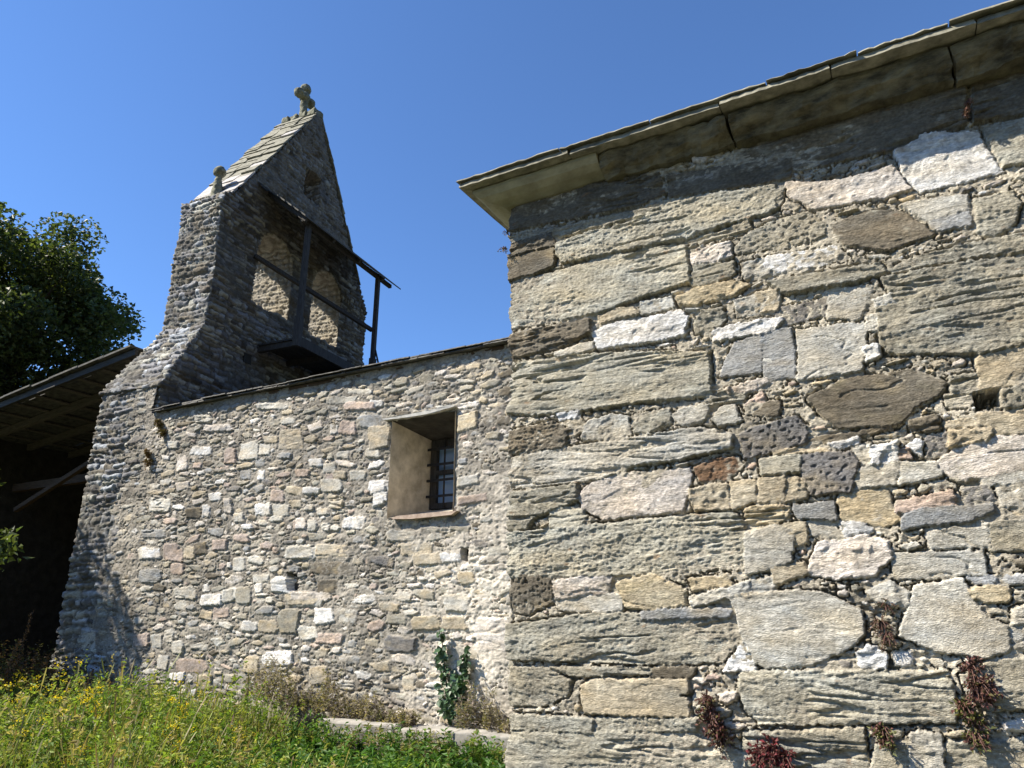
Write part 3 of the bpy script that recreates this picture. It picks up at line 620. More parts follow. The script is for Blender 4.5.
N.fill((XL, -10.8, .4, 5.4), 2500, (.06, .16), (.035, .09), pal_t, (-.004, .02), .012, .2, 'SGQ', .02, .3)
tint = 1.0 + 1.0 * sstep(-6.2, -4.4, N.U + .3 * fbm(N.U * 2, N.Vv * 2, 3, 8)) * sstep(3.6, 2.2, N.Vv + .4 * fbm(N.U * 2, N.Vv * 2, 2, 9)) - .06 * sstep(-10.6, -11.4, N.U)
bias = -.30 + .55 * sstep(-10.2, -11.0, N.U + .5 * N.W1) + .55 * sstep(-4.75, -4.3, N.U + .25 * fbm(N.U * 2, N.Vv * 2, 3, 81)) * sstep(3.9, 3.0, N.Vv)
bias = bias + .5 * np.exp(-((N.U + 6.35 + .15 * N.W1) / .33) ** 2) * sstep(2.9, 2.3, N.Vv) * sstep(1.2, 1.6, N.Vv) + .35 * np.exp(-((N.U + 5.0) / .6) ** 2 - ((N.Vv - 2.5) / .35) ** 2)
N.mortar(-.003, .011, (.165, .153, .135), (.365, .343, .305), 15, np.stack([tint, tint * .985, tint * .95], -1), .026, bias)
for hq in ((287, 572, 298, 592), (461, 547, 469, 562), (181, 388, 188, 394)):
    N.hole([on_wall(hq[0], hq[1], Y2), on_wall(hq[2], hq[1] + 3, Y2), on_wall(hq[2] - 1, hq[3], Y2), on_wall(hq[0] + 1, hq[3] - 2, Y2)], .13)
gq = N.gap & (N.H < .006) & (N.W3 + fbm(N.U * 4, N.Vv * 4, 2, 66) > .12); N.H[gq] = -.03 + .006 * N.W1[gq]
N.H -= .03 * N.bed * sstep(.9, .97, 1 - np.abs(fbm(N.U * 1.2, N.Vv * 7, 4, 95))) * sstep(.1, .4, fbm(N.U * 1.3, N.Vv * 1.8, 3, 96))
mt = sstep(-.5, .5, fbm(N.U * .8, N.Vv * .9, 4, 83, .6))[..., None]; N.C = N.C * (.78 + .38 * mt)
N.H += .035 * fbm(N.U * .9, N.Vv * .9, 3, 71) + .012 * fbm(N.U * 4, N.Vv * 4, 2, 73)
keep = ~((N.U > WX0) & (N.U < WX1) & (N.Vv > WZ0) & (N.Vv < WZ1)) & ~((N.Vv > ZE + .0) & (N.U > -10.86))
SH = (N.Vv > 5.36 + .04 * N.W1); keep &= ~SH
o = np.array((-7, Y2, 0))
N.build('wall', lambda U, V, H: np.stack([U + 0 * H, Y2 - H, V], -1) - o, M_FAR, nave, keep)
core = Geo(); ov = Vector((7, -Y2, 0))
def box2(g, x0, x1, y0, y1, z0, z1): g.box(((x0 + x1) / 2 + 7, (y0 + y1) / 2 - Y2, (z0 + z1) / 2), (x1 - x0, y1 - y0, z1 - z0))
box2(core, -10.7, WX0 - .35, Y2 + .12, Y2 + 1.1, 0, 4.84); box2(core, WX1 + .35, -1.6, Y2 + .12, Y2 + 1.1, 0, 4.84)
box2(core, WX0 - .349, WX1 + .349, Y2 + .12, Y2 + 1.1, 0, WZ0 - .15); box2(core, WX0 - .349, WX1 + .349, Y2 + .12, Y2 + 1.1, WZ1 + .12, 4.84)
core.build('wall_core', M_DARKWALL, nave)

# window: splayed plastered reveal, frame, bars, panes, lintel slab and sill
win = Geo(); dpt = .84; ix0, ix1, iz0, iz1 = WX0 + .10, WX1 - .06, WZ0 + .20, WZ1 - .12
def L7(x, y, z): return (x + 7, y - Y2, z)
def quad_grid(g, a, b, c, d, n=10, amp=.012, s=5):
    a, b, c, d = map(Vector, (a, b, c, d)); from mathutils import noise as nz
    nn = (b - a).cross(d - a).normalized(); vs = []
    for j in range(n + 1):
        for i in range(n + 1):
            p = (a * (1 - i / n) + b * (i / n)) * (1 - j / n) + (d * (1 - i / n) + c * (i / n)) * (j / n)
            e = min(i, n - i, j, n - j) > 0
            vs.append(p + nn * (nz.noise(p * s) * amp + nz.noise(p * s * 3) * amp * .4 if e else 0))
    g.add(vs, [(j * (n + 1) + i, j * (n + 1) + i + 1, (j + 1) * (n + 1) + i + 1, (j + 1) * (n + 1) + i) for j in range(n) for i in range(n)])
f_ = Y2 - .012; b_ = Y2 + dpt
quad_grid(win, L7(WX0, f_, WZ0), L7(ix0, b_, iz0), L7(ix0, b_, iz1), L7(WX0, f_, WZ1))
quad_grid(win, L7(ix1, b_, iz0), L7(WX1, f_, WZ0), L7(WX1, f_, WZ1), L7(ix1, b_, iz1))
quad_grid(win, L7(WX0, f_, WZ0), L7(WX1, f_, WZ0), L7(ix1, b_, iz0), L7(ix0, b_, iz0))
wo = bpy.data.objects.new('window', None); link(wo, nave)
win.build('reveal', M_PLASTER, wo, smooth=True)
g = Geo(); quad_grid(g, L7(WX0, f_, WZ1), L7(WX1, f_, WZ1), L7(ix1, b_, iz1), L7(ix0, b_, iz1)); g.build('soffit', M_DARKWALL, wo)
g = Geo()
for a, b in (((ix0 + .05, iz0), (ix0 + .05, iz1)), ((ix1 - .05, iz0), (ix1 - .05, iz1))): g.bar(L7(a[0], b_ - .03, a[1]), L7(b[0], b_ - .03, b[1]), .1, .07, (0, 1, 0))
g.bar(L7(ix0 + .1, b_ - .03, iz0 + .04), L7(ix1 - .1, b_ - .03, iz0 + .04), .08, .07, (0, 1, 0)); g.bar(L7(ix0 + .1, b_ - .03, iz1 - .05), L7(ix1 - .1, b_ - .03, iz1 - .05), .1, .07, (0, 1, 0))
zc = (iz0 + iz1) / 2 + .02; g.bar(L7(ix0 + .1, b_ - .03, zc), L7(ix1 - .1, b_ - .03, zc), .06, .06, (0, 1, 0))
g.build('frame', M_WOOD, wo, bevel=.004)
g = Geo(); g.box(L7((ix0 + ix1) / 2, b_ + .01, (iz0 + iz1) / 2), (ix1 - ix0 - .2, .008, iz1 - iz0 - .12)); g.build('pane', M_GLASS, wo)
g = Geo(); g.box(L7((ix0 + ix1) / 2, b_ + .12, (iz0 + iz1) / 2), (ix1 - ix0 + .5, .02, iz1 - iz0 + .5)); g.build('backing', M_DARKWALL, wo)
for k in range(3):
    xx = ix0 + .1 + (ix1 - ix0 - .2) * (k + .9) / 3.6; g = Geo(); g.tube([L7(xx, b_ - .10, iz0), L7(xx, b_ - .10, iz1)], [.013, .013], 6); g.build('bar', M_IRON, wo)
for k in range(4):
    zz = iz0 + (iz1 - iz0) * (k + .75) / 4.4; g = Geo(); g.bar(L7(ix0 - .015, b_ - .125, zz), L7(ix1 + .015, b_ - .125, zz), .012, .035, (0, 0, 1)); g.build('bar', M_IRON, wo)
g = Geo(); g.prism([(WX0 - .12, WZ1 + .035), (WX0 + .5, WZ1 + .05), (WX1 - .35, WZ1 + .055), (WX1 - .05, WZ1 + .085), (WX1 + .03, WZ1 + .05), (WX1 - .3, WZ1 + .004), (WX0 + .2, WZ1), (WX0 - .10, WZ1 + .012)],
    lambda p, s: L7(p[0], Y2 - .07 if not s else Y2 + .3, p[1])); g.build('lintel', M_LINTEL, wo, cuts=3, rough=.014)
g = Geo(); g.prism([(WX0 + .12, WZ0 - .025), (WX0 + .2, WZ0 + .012), (WX1 - .1, WZ0 + .02), (WX1 + .1, WZ0 + .015), (WX1 + .02, WZ0 - .03), (WX0 + .4, WZ0 - .04)],
    lambda p, s: L7(p[0], Y2 - .075 if not s else Y2 + .12, p[1])); g.build('sill', M_SILL, wo, cuts=1, rough=.005)

# nave roof: slate courses, seen edge-on from below
rs = random.Random(5); g = Geo(); g2 = Geo()
x = -10.75 + 7
while x < 5.4:
    wd = rs.uniform(.35, .8); slab(g, x, x + wd - .006, -.10 + rs.uniform(-.015, .02), .6, ZE - .002, rs.uniform(.016, .026), .1, .014, rs); x += wd
x = -10.86 + 7
while x < 5.4:
    wd = rs.uniform(.3, .6); slab(g, x, x + wd - .006, -.12 + rs.uniform(-.02, .03), .6, ZE + .03, rs.uniform(.014, .024), .2, .014, rs); x += wd
for r_ in range(11):
    x = -10.8 + 7
    while x < 5.4:
        wd = rs.uniform(.4, .7); y0 = .05 + r_ * .33; slab(g, x, x + wd - .006, y0, y0 + .55, ZE + .06 + y0 * .36, .018, .33, .012, rs)
        slab(g, x, x + wd - .006, 7.2 - y0 - .55, 7.2 - y0, ZE + .06 + y0 * .36 + .17, .018, -.33, .012, rs); x += wd
nr = g.build('roof', M_SLATE, nave)
g2.box((.0 + .7, 0.045, ZE - .03), (9.0, .07, .045)); g2.build('wall_plate', M_WOOD_BR, nave, cuts=3, rough=.004)

# ------------------------------------------------------------------ 3. bell gable
GA = math.atan((820 - 512) / (F_PX / math.cos(PITCH))) - AZ
GD = Vector((math.sin(GA), math.cos(GA), 0)); GN = Vector((GD.y, -GD.x, 0)); GO = Vector((-10.796, Y2, 0))
def gp3(s, e, z): return GO + GD * s + GN * e + Vector((0, 0, z))
def gl(s, e, z): return GD * s + GN * e + Vector((0, 0, z))
gable = empty('bell_gable', GO, 'tall grey slate-stone bell gable with a cross on top and a timber balcony', 'bell gable')
TH_U = 1.12; g = Geo()
def pr(poly, e0=-TH_U, e1=0.0): g.prism(poly, lambda p, s: gl(p[0], e1 if s else e0, p[1]))
pr([(.05, 0), (6.66, 0), (6.66, 5.42), (.05, 5.42)], -1.46, 0)
lo_ = [(0.0, -1.48), (6.66, -1.48), (6.66, 0), (0.0, 0)]; up_ = [(.75, -1.06), (5.9, -1.06), (5.9, 0), (.75, 0)]
g.add([gl(s, e, 5.36) for s, e in lo_] + [gl(s, e, 6.80) for s, e in up_], [(0, 1, 2, 3), (4, 7, 6, 5), (0, 4, 5, 1), (1, 5, 6, 2), (2, 6, 7, 3), (3, 7, 4, 0)])
pr([(.76, 6.2), (5.9, 6.2), (5.93, 7.72), (.79, 7.72)])
pr([(.79, 7.70), (1.86, 7.70), (1.86, 9.80), (1.0, 9.80), (.76, 9.66)])
pr([(2.95, 7.70), (3.7, 7.70), (3.7, 9.77), (2.95, 9.77)])
pr([(4.75, 7.70), (5.93, 7.70), (5.84, 9.25), (5.45, 9.78), (4.75, 9.78)])
for a, b in ((1.86, 2.95), (3.7, 4.75)):
    r_ = (b - a) / 2; c = (a + b) / 2
    pr([(a - .02, 9.0)] + [(c - r_ * math.cos(t), 9.0 + r_ * math.sin(t)) for t in [math.pi * k / 10 for k in range(0, 11)]] + [(b + .02, 9.0), (b + .02, 9.79), (a - .02, 9.79)])
def gs(z): f = (z - 9.72) / (13.45 - 9.72); return 1.0 + f * (3.3 - 1.0), 5.42 + f * (3.3 - 5.42)
wz0, wz1, ws0, ws1 = 11.0, 11.78, 3.05, 3.6
a0, b0 = gs(9.72); a1, b1 = gs(wz0 + .01); a2, b2 = gs(wz0 - .01); a3, b3 = gs(wz1 + .01); a4, b4 = gs(wz1 - .01)
pr([(a0, 9.72), (b0, 9.72), (b1, wz0), (a1, wz0)]); pr([(a2, wz0 - .01), (ws0, wz0 - .01), (ws0, wz1 + .01), (a3, wz1 + .01)])
pr([(ws1, wz0 - .01), (b2, wz0 - .01), (b3, wz1 + .01), (ws1, wz1 + .01)]); pr([(a4, wz1), (b4, wz1), (3.36, 13.45), (3.24, 13.45)])
tmp = g.build('masonry', None, gable)
md = tmp.modifiers.new('r', 'REMESH'); md.mode = 'VOXEL'; md.voxel_size = .024
dg = bpy.context.evaluated_depsgraph_get(); me = bpy.data.meshes.new_from_object(tmp.evaluated_get(dg)); tmp.modifiers.clear(); old = tmp.data; tmp.data = me; bpy.data.meshes.remove(old)
nv = len(me.vertices); co = np.empty(nv * 3, np.float32); me.vertices.foreach_get('co', co); co = co.reshape(-1, 3)
no = np.empty(nv * 3, np.float32); me.vertex_normals.foreach_get('vector', no); no = no.reshape(-1, 3)
s_ = co @ np.array(GD); e_ = co @ np.array(GN); z_ = co[:, 2]
ns = np.abs(no @ np.array(GD)); ne = np.abs(no @ np.array(GN)); ua = np.where(ne > .7, s_, np.where(ns > ne, e_ + 40, s_ + e_ * .8 + 90))
zz = z_ + .05 * fbm(ua * 1.7, z_ * 1.7, 3, 5)
def courses(ua, zz, seed, h0, h1, w0, w1):
    r = np.random.default_rng(seed); ed = np.cumsum(np.concatenate([[-.5], r.uniform(h0, h1, int(16 / h0))])); k = np.clip(np.searchsorted(ed, zz) - 1, 0, len(ed) - 2)
    lz = (zz - ed[k]); hz = ed[k + 1] - ed[k]; wd = w0 + (w1 - w0) * _h(k, k * 0 + 3, seed); q = ua / wd + 17 * _h(k, k * 0 + 1, seed)
    c = np.floor(q); c = np.where(q - c < .5 * _h(c, k, seed + 9), c - .37, c); fq = q - np.floor(q)
    edge = np.minimum(np.minimum(lz, hz - lz), np.minimum(fq, 1 - fq) * wd)
    ic = np.floor(c * 3).astype(np.int64)
    return edge, _h(ic, k, seed + 1), _h(ic, k, seed + 2), _h(ic, k, seed + 3)
ua2 = ua + .07 * fbm(ua * 5, z_ * 5, 3, 6); zz = zz + .05 * fbm(ua * 4, z_ * 6, 3, 7) + .02 * fbm(ua * 14, z_ * 16, 2, 8)
ed1, r1, r2, r3 = courses(ua2, zz, 5, .035, .13, .12, .6)
prof = sstep(0, .028, ed1)
hgt = -.035 + prof * (.03 + .035 * r1) + .012 * fbm(ua * 14, z_ * 22, 3, 15) + .012 * ridge(ua * 4, z_ * 24, 2, 16) + .05 * fbm(ua * 1.3, z_ * 1.3, 2, 18) + .035 * fbm(ua * 4.5, z_ * 5, 3, 19)
rough = sstep(.0, .5, fbm(ua * .8, z_ * .8, 3, 22) + .1)
hgt = hgt * (1 - .6 * rough) + .035 * rough * fbm(ua * 9, z_ * 11, 4, 24, .65)
co2 = co + no * hgt[:, None]; me.vertices.foreach_set('co', co2.astype(np.float32).ravel()); me.update()
pal = np.array([COL[k] for k in 'GDBVKVgDVB'], np.float32) * np.array((.98, 1.0, 1.04))
c = pal[np.minimum((r2 * 10).astype(int), 9)] * (.62 + .4 * r3)[:, None]
m1 = (1 - prof * (1 - rough * .6))[:, None]; c = c * (1 - m1) + np.array((.095, .088, .075)) * m1
c = c * (1 + .35 * fbm(ua * 7, z_ * 11, 3, 31))[:, None]
li = (sstep(.2, .55, fbm(ua * 7, z_ * 9, 4, 33, .7)) * .5)[:, None]; c = c * (1 - li) + np.array((.27, .265, .235)) * li
oc = (sstep(.1, .5, fbm(ua * 1.5, z_ * 1.5, 2, 35)) * .5 * (z_ > 6.9))[:, None]; c = c * (1 - oc) + np.array((.15, .12, .08)) * oc
sf = (sstep(.5, .8, ns))[:, None]; c = c * (1 + .45 * sf) * (1 + sf * (np.array((.97, 1.0, 1.05)) - 1)); c = c * (1 + .5 * sf * fbm(ua * 12, z_ * 26, 3, 44)[:, None])  # south and north faces lightened; sun on the south side put into colour
pl = (sstep(9.9, 10.4, z_ + .3 * fbm(ua * 2, z_ * 2, 3, 37)) * sstep(-.35, .2, fbm(ua * 2.5, z_ * 3, 4, 39)) * .75)[:, None]
c = c * (1 - pl) + np.array((.225, .215, .195)) * (1 + .4 * fbm(ua * 9, z_ * 9, 3, 40))[:, None] * pl
jb = ((s_ > 1.9) & (s_ < 5.2) & (z_ > 7.6) & (z_ < 9.7) & (ns > ne))[:, None] * .6; c = c * (1 - jb) + np.array((.44, .39, .30)) * (1 + .4 * fbm(ua * 9, z_ * 9, 3, 41))[:, None] * jb  # belfry jambs painted pale: the sunlight on them is put into the colour
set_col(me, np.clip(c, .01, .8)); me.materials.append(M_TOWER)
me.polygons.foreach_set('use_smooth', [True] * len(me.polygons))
hg = Geo(); hg.box(gl(1.93, -.03, 6.5), (.09, .2, .2), Matrix.Rotation(GA * -1, 3, 'Z')); hg.build('putlog_shade_block', M_IRON, gable)  # black block on the face, painted shade in place of a hole

# coping slates on both slopes
rs = random.Random(31)
def coping(side, name):
    g = Geo(); pale = []; n = 26
    for i in range(n):
        f0 = i / n
        for c_ in range(3):
            ea = .03 - (TH_U + .06) * c_ / 3 + rs.uniform(-.01, .02); eb = .03 - (TH_U + .06) * (c_ + 1) / 3 + rs.uniform(-.01, .02)
            def pt(f, e, up):
                s0, s1 = gs(9.72 + f * 3.73); s = s0 if side == 0 else s1; sg = -1 if side == 0 else 1
                return gl(s + sg * (.035 + up * .8), e, 9.72 + f * 3.73 + up * .55)
            l = rs.uniform(-.01, .03); th = rs.uniform(.014, .045); f0 = max(0, (i + rs.uniform(-.45, .3)) / n); f1 = min((i + rs.uniform(1.3, 2.3)) / n, 1.0)
            vs = [pt(f0, ea, .02 + l), pt(f0, eb, .02 + l), pt(f1, eb, .012), pt(f1, ea, .012), pt(f0, ea, .02 + l + th), pt(f0, eb, .02 + l + th), pt(f1, eb, .012 + th), pt(f1, ea, .012 + th)]
            gg = g
            if side == 0 and (0 <= i < 5 and rs.random() < .7 or rs.random() < .03): gg = Geo(); pale.append(gg)
            gg.add(vs, [(0, 1, 2, 3), (4, 7, 6, 5), (0, 4, 5, 1), (1, 5, 6, 2), (2, 6, 7, 3), (3, 7, 4, 0)])
    o = g.build(name, M_SLATE_L, gable, cuts=1, rough=.012)
    for q in pale: q.build('pale_slate', M_PALE_SLATE, o, cuts=1, rough=.006)
coping(0, 'coping'); coping(1, 'coping')
g = Geo()
for k in range(4): g.box(gl(3.3, -.12 - .27 * k, 13.45 + rs.uniform(-.02, .02)), (.26, .3, .16 + rs.uniform(0, .03)), Matrix.Rotation(GA, 3, 'Z'))
g.build('ridge_stone', M_FINIAL, gable, bevel=.03, cuts=2, rough=.02)

def lumpy(name, parts, vox, parent, mat):            # one worn stone from overlapping solids
    bm = bmesh.new()
    for kind, p, r, q in parts:
        if kind == 's': bmesh.ops.create_uvsphere(bm, u_segments=16, v_segments=10, radius=r, matrix=Matrix.Translation(p))
        else:
            d = (Vector(q[0]) - Vector(p)); bmesh.ops.create_cone(bm, cap_ends=True, segments=10, radius1=r, radius2=q[1], depth=d.length,
                matrix=Matrix.Translation((Vector(p) + Vector(q[0])) / 2) @ d.to_track_quat('Z', 'Y').to_matrix().to_4x4())
    me = bpy.data.meshes.new(name); bm.to_mesh(me); bm.free(); o = link(bpy.data.objects.new(name, me), parent)
    md = o.modifiers.new('r', 'REMESH'); md.mode = 'VOXEL'; md.voxel_size = vox
    dg = bpy.context.evaluated_depsgraph_get(); m2 = bpy.data.meshes.new_from_object(o.evaluated_get(dg)); o.modifiers.clear(); o.data = m2
    from mathutils import noise as nz
    for v_ in m2.vertices: v_.co += v_.normal * (nz.noise(v_.co * 11) * .02 + nz.noise(v_.co * 30) * .01)
    m2.materials.append(mat); m2.polygons.foreach_set('use_smooth', [True] * len(m2.polygons))
    return o
ce = -.5; cs = 3.29
lumpy('cross', [('c', gl(cs, ce, 13.4), .10, (gl(cs, ce, 14.2), .085)), ('s', gl(cs, ce, 14.35), .14, 0), ('s', gl(cs - .22, ce, 14.08), .13, 0), ('s', gl(cs + .22, ce, 14.08), .13, 0), ('s', gl(cs, ce, 14.1), .14, 0),
    ('c', gl(cs, ce, 14.05), .075, (gl(cs, ce, 14.4), .08)), ('c', gl(cs - .27, ce, 14.08), .08, (gl(cs + .27, ce, 14.08), .08))], .022, gable, M_FINIAL)
lumpy('ball_finial', [('c', gl(1.03, -.5, 9.70), .15, (gl(1.03, -.5, 10.36), .055)), ('s', gl(1.03, -.5, 10.43), .128, 0)], .022, gable, M_FINIAL)

# timber balcony with lean-to roof
bal = bpy.data.objects.new('balcony', None); link(bal, gable)
g = Geo()
for k in range(6): g.bar(gl(2.12, .12 + k * .165, 6.86), gl(4.98, .12 + k * .165, 6.86), .15, .04)
g.build('platform', M_WOOD, bal, cuts=1, rough=.004)
for s0 in (2.2, 3.1, 4.0, 4.9):
    g = Geo(); g.bar(gl(s0, -.1, 6.775), gl(s0, 1.0, 6.775), .1, .12); g.build('joist', M_WOOD, bal, bevel=.006)
g = Geo(); g.bar(gl(2.1, 1.035, 6.82), gl(5.0, 1.035, 6.82), .05, .2); g.build('fascia', M_WOOD, bal, bevel=.006)
for s0 in (2.17, 4.84):
    g = Geo(); g.bar(gl(s0, 1.0, 6.72), gl(s0, 1.0, 9.50), .105, .095); g.bar(gl(s0, 1.0, 6.70), gl(s0, 1.0, 7.35), .14, .13); g.build('post', M_WOOD, bal, bevel=.006)
g = Geo(); g.bar(gl(1.75, .03, 8.72), gl(4.84, .93, 8.08), .085, .085); g.build('rail', M_WOOD, bal, bevel=.006)
g = Geo(); g.tube([gl(4.84, 1.0, 7.75), gl(4.95, 1.15, 7.05)], [.022, .022], 6); g.build('brace', M_IRON, bal)
g = Geo()
for k in range(7):
    e0 = k * .165; e1 = e0 + .18
    def rz(e): return 10.42 - e * .83
    ext = .22 * e0
    g.add([gl(1.62 + ext, e0, rz(e0)), gl(5.1 + e0 * .45, e0, rz(e0)), gl(5.1 + e1 * .45, e1, rz(e1)), gl(1.62 + ext, e1, rz(e1)),
           gl(1.62 + ext, e0, rz(e0) + .035), gl(5.1 + e0 * .45, e0, rz(e0) + .035), gl(5.1 + e1 * .45, e1, rz(e1) + .035), gl(1.62 + ext, e1, rz(e1) + .035)],
          [(0, 3, 2, 1), (4, 5, 6, 7), (0, 1, 5, 4), (1, 2, 6, 5), (2, 3, 7, 6), (3, 0, 4, 7)])
rf = g.build('balcony_roof', M_SLATE, bal)
for s0 in (1.95, 2.9, 3.9, 4.9):
    g = Geo(); g.bar(gl(s0, 0, 10.34), gl(s0, 1.12, 9.42), .06, .08); g.build('rafter', M_WOOD, rf)
g = Geo(); g.bar(gl(1.95, 1.0, 9.47), gl(5.4, 1.0, 9.47), .08, .09); g.build('purlin', M_WOOD, rf)

# ------------------------------------------------------------------ 4. porch on the far side of the gable
porch = empty('timber_porch', (-12.6, 7.8, 0), 'dark open timber porch with sloping slate roof left of the bell gable', 'porch')
def pz(x): return 6.42 + (x + 12.5) * .098
def PL(x, y, z): return (x + 12.6, y - 7.8, z)
g = Geo(); rs = random.Random(9)
for r_ in range(16):
    for c_ in range(9):
        x1 = -12.35 - c_ * .8; x0 = x1 - .95; y0 = 7.62 + r_ * .42 + rs.uniform(-.02, .02)
        g.add([PL(x0, y0, pz(x0) + .02), PL(x1, y0, pz(x1) + .035), PL(x1, y0 + .415, pz(x1) + .035), PL(x0, y0 + .415, pz(x0) + .02),
               PL(x0, y0, pz(x0) + .06), PL(x1, y0, pz(x1) + .07), PL(x1, y0 + .415, pz(x1) + .07), PL(x0, y0 + .415, pz(x0) + .06)],
              [(0, 3, 2, 1), (4, 5, 6, 7), (0, 1, 5, 4), (1, 2, 6, 5), (2, 3, 7, 6), (3, 0, 4, 7)])
pr_ = g.build('roof', M_SLATE, porch)
g = Geo(); g.bar(PL(-19.4, 7.74, pz(-19.4) - .06), PL(-12.3, 7.74, pz(-12.3) - .06), .07, .13); g.build('verge_board', M_WOOD_GREY, porch, bevel=.006)
for k in range(6):
    y = 8.7 + k * 1.05; g = Geo(); g.bar(PL(-19.3, y, pz(-19.3) - .07), PL(-12.4, y, pz(-12.4) - .07), .11, .15); g.build('rafter', M_RAFTER, porch)
for k in range(9):
    x = -12.9 - k * .75; g = Geo(); g.bar(PL(x, 7.8, pz(x) - .005), PL(x, 14.2, pz(x) - .005), .14, .03); g.build('purlin', M_RAFTER, porch)
g = Geo(); g.bar(PL(-18.2, 9.2, 3.95), PL(-12.9, 9.2, 5.75), .1, .1); g.build('brace', M_WOOD_BR, porch)
g = Geo(); g.bar(PL(-19.2, 9.6, 4.6), PL(-12.75, 9.6, 4.6), .16, .18); g.build('tie_beam', M_WOOD_BR, porch)
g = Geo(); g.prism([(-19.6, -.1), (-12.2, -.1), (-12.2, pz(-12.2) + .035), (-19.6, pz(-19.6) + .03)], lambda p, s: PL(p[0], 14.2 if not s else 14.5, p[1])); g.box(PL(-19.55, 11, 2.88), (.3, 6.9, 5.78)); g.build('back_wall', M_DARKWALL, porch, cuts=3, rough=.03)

# ------------------------------------------------------------------ ground
def gz(x, y):
    x = np.asarray(x, float); y = np.asarray(y, float)
    d_ = np.hypot(x, y); an = np.arctan2(x, -y)                # unseen hillside added behind, south round to north-east, to cut sky light
    up = sstep(-.25, .25, an) * sstep(2.5, 2.0, an)
    shade_hill = up * np.clip(d_ - 12, 0, 75) * .66 * sstep(12, 24, d_) * (1 + .25 * fbm(x * .03, y * .03, 3, 6))
    return .04 + .20 * sstep(-5.5, -9.5, x) * sstep(3.5, 7.0, y) + .05 * fbm(x * .5, y * .5, 3, 3) + shade_hill
ax = np.concatenate([np.linspace(-600, -42, 12), np.arange(-40, 20, .4), np.arange(20, 120, 3), np.linspace(122, 600, 8)]); ay = np.concatenate([np.linspace(-600, -122, 8), np.arange(-120, -20, 3), np.arange(-20, 30, .4), np.linspace(32, 900, 12)])
GX, GY = np.meshgrid(ax, ay); Z = gz(GX, GY); idx = np.arange(GX.size).reshape(GX.shape)
gr = mesh_np('ground', np.stack([GX, GY, Z], -1).reshape(-1, 3), np.stack([idx[:-1, :-1], idx[:-1, 1:], idx[1:, 1:], idx[1:, :-1]], -1).reshape(-1, 4), M_GROUND, None, None, True)
tag(gr, kind='structure')
kb = empty('stone_kerb', (-5.1, 6.98, 0), 'low pale flagstone ledge along the foot of the nave wall', 'kerb')
g = Geo(); x = -6.15; rs = random.Random(2); slabs = []
while x < -3.3:
    wd = rs.uniform(.7, 1.1); h = .455 + rs.uniform(-.02, .012)
    g = Geo(); g.box((x + wd / 2 + 5.1, 0.0, h / 2), (wd - .015, .42, h)); g.build('flagstone', M_KERB, kb, bevel=.02, cuts=3, rough=.022); x += wd

# ------------------------------------------------------------------ plants
def leaf_mesh(P_, D_, Nn, L_, W_, fold=.25):
    """diamond leaves: position, direction, normal, length, width -> verts, tris"""
    S = np.cross(D_, Nn); S /= np.linalg.norm(S, axis=1, keepdims=True) + 1e-9; n = len(P_)
    L_ = L_[:, None]; W_ = W_[:, None]; up = np.cross(S, D_)
    mid = P_ + D_ * L_ * .45; V = np.stack([P_, mid + S * W_ / 2 + up * W_ * fold, P_ + D_ * L_ - up * L_ * .12, mid - S * W_ / 2 + up * W_ * fold], 1).reshape(-1, 3)
    b = np.arange(n)[:, None] * 4; Fq = np.concatenate([b + np.array([[0, 1, 2]]), b + np.array([[0, 2, 3]])], 0)
    return V, Fq

def rdir(n, r, zb=0.0, zs=1.0):
    d = r.normal(size=(n, 3)); d[:, 2] = d[:, 2] * zs + zb; return d / np.linalg.norm(d, axis=1, keepdims=True)

def foliage(name, centers, radii, n_per, size, cols, mat, parent, seed, squash=.8, droop=-.25, shell=.5):
    r = np.random.default_rng(seed); Ps = []; Cs = []
    for cpt, rr, n in zip(centers, radii, n_per):
        d = rdir(n, r); q = r.uniform(0, 1, n) ** shell; p = d * (rr * q)[:, None]; p[:, 2] *= squash; Ps.append(p + np.array(cpt))
        cc = np.array(cols)[r.integers(0, len(cols), n)] * r.uniform(.7, 1.3, (n, 1)); Cs.append(cc * r.uniform(.8, 1.2))
    Pn = np.concatenate(Ps); Cn = np.concatenate(Cs); n = len(Pn); D_ = rdir(n, r, droop, .7); Nn = rdir(n, r, .7)
    sz = size * r.uniform(.65, 1.3, n); V, Fq = leaf_mesh(Pn, D_, Nn, sz, sz * r.uniform(.5, .75, n))
    return mesh_np(name, V, Fq, mat, parent, np.repeat(Cn, 4, 0))

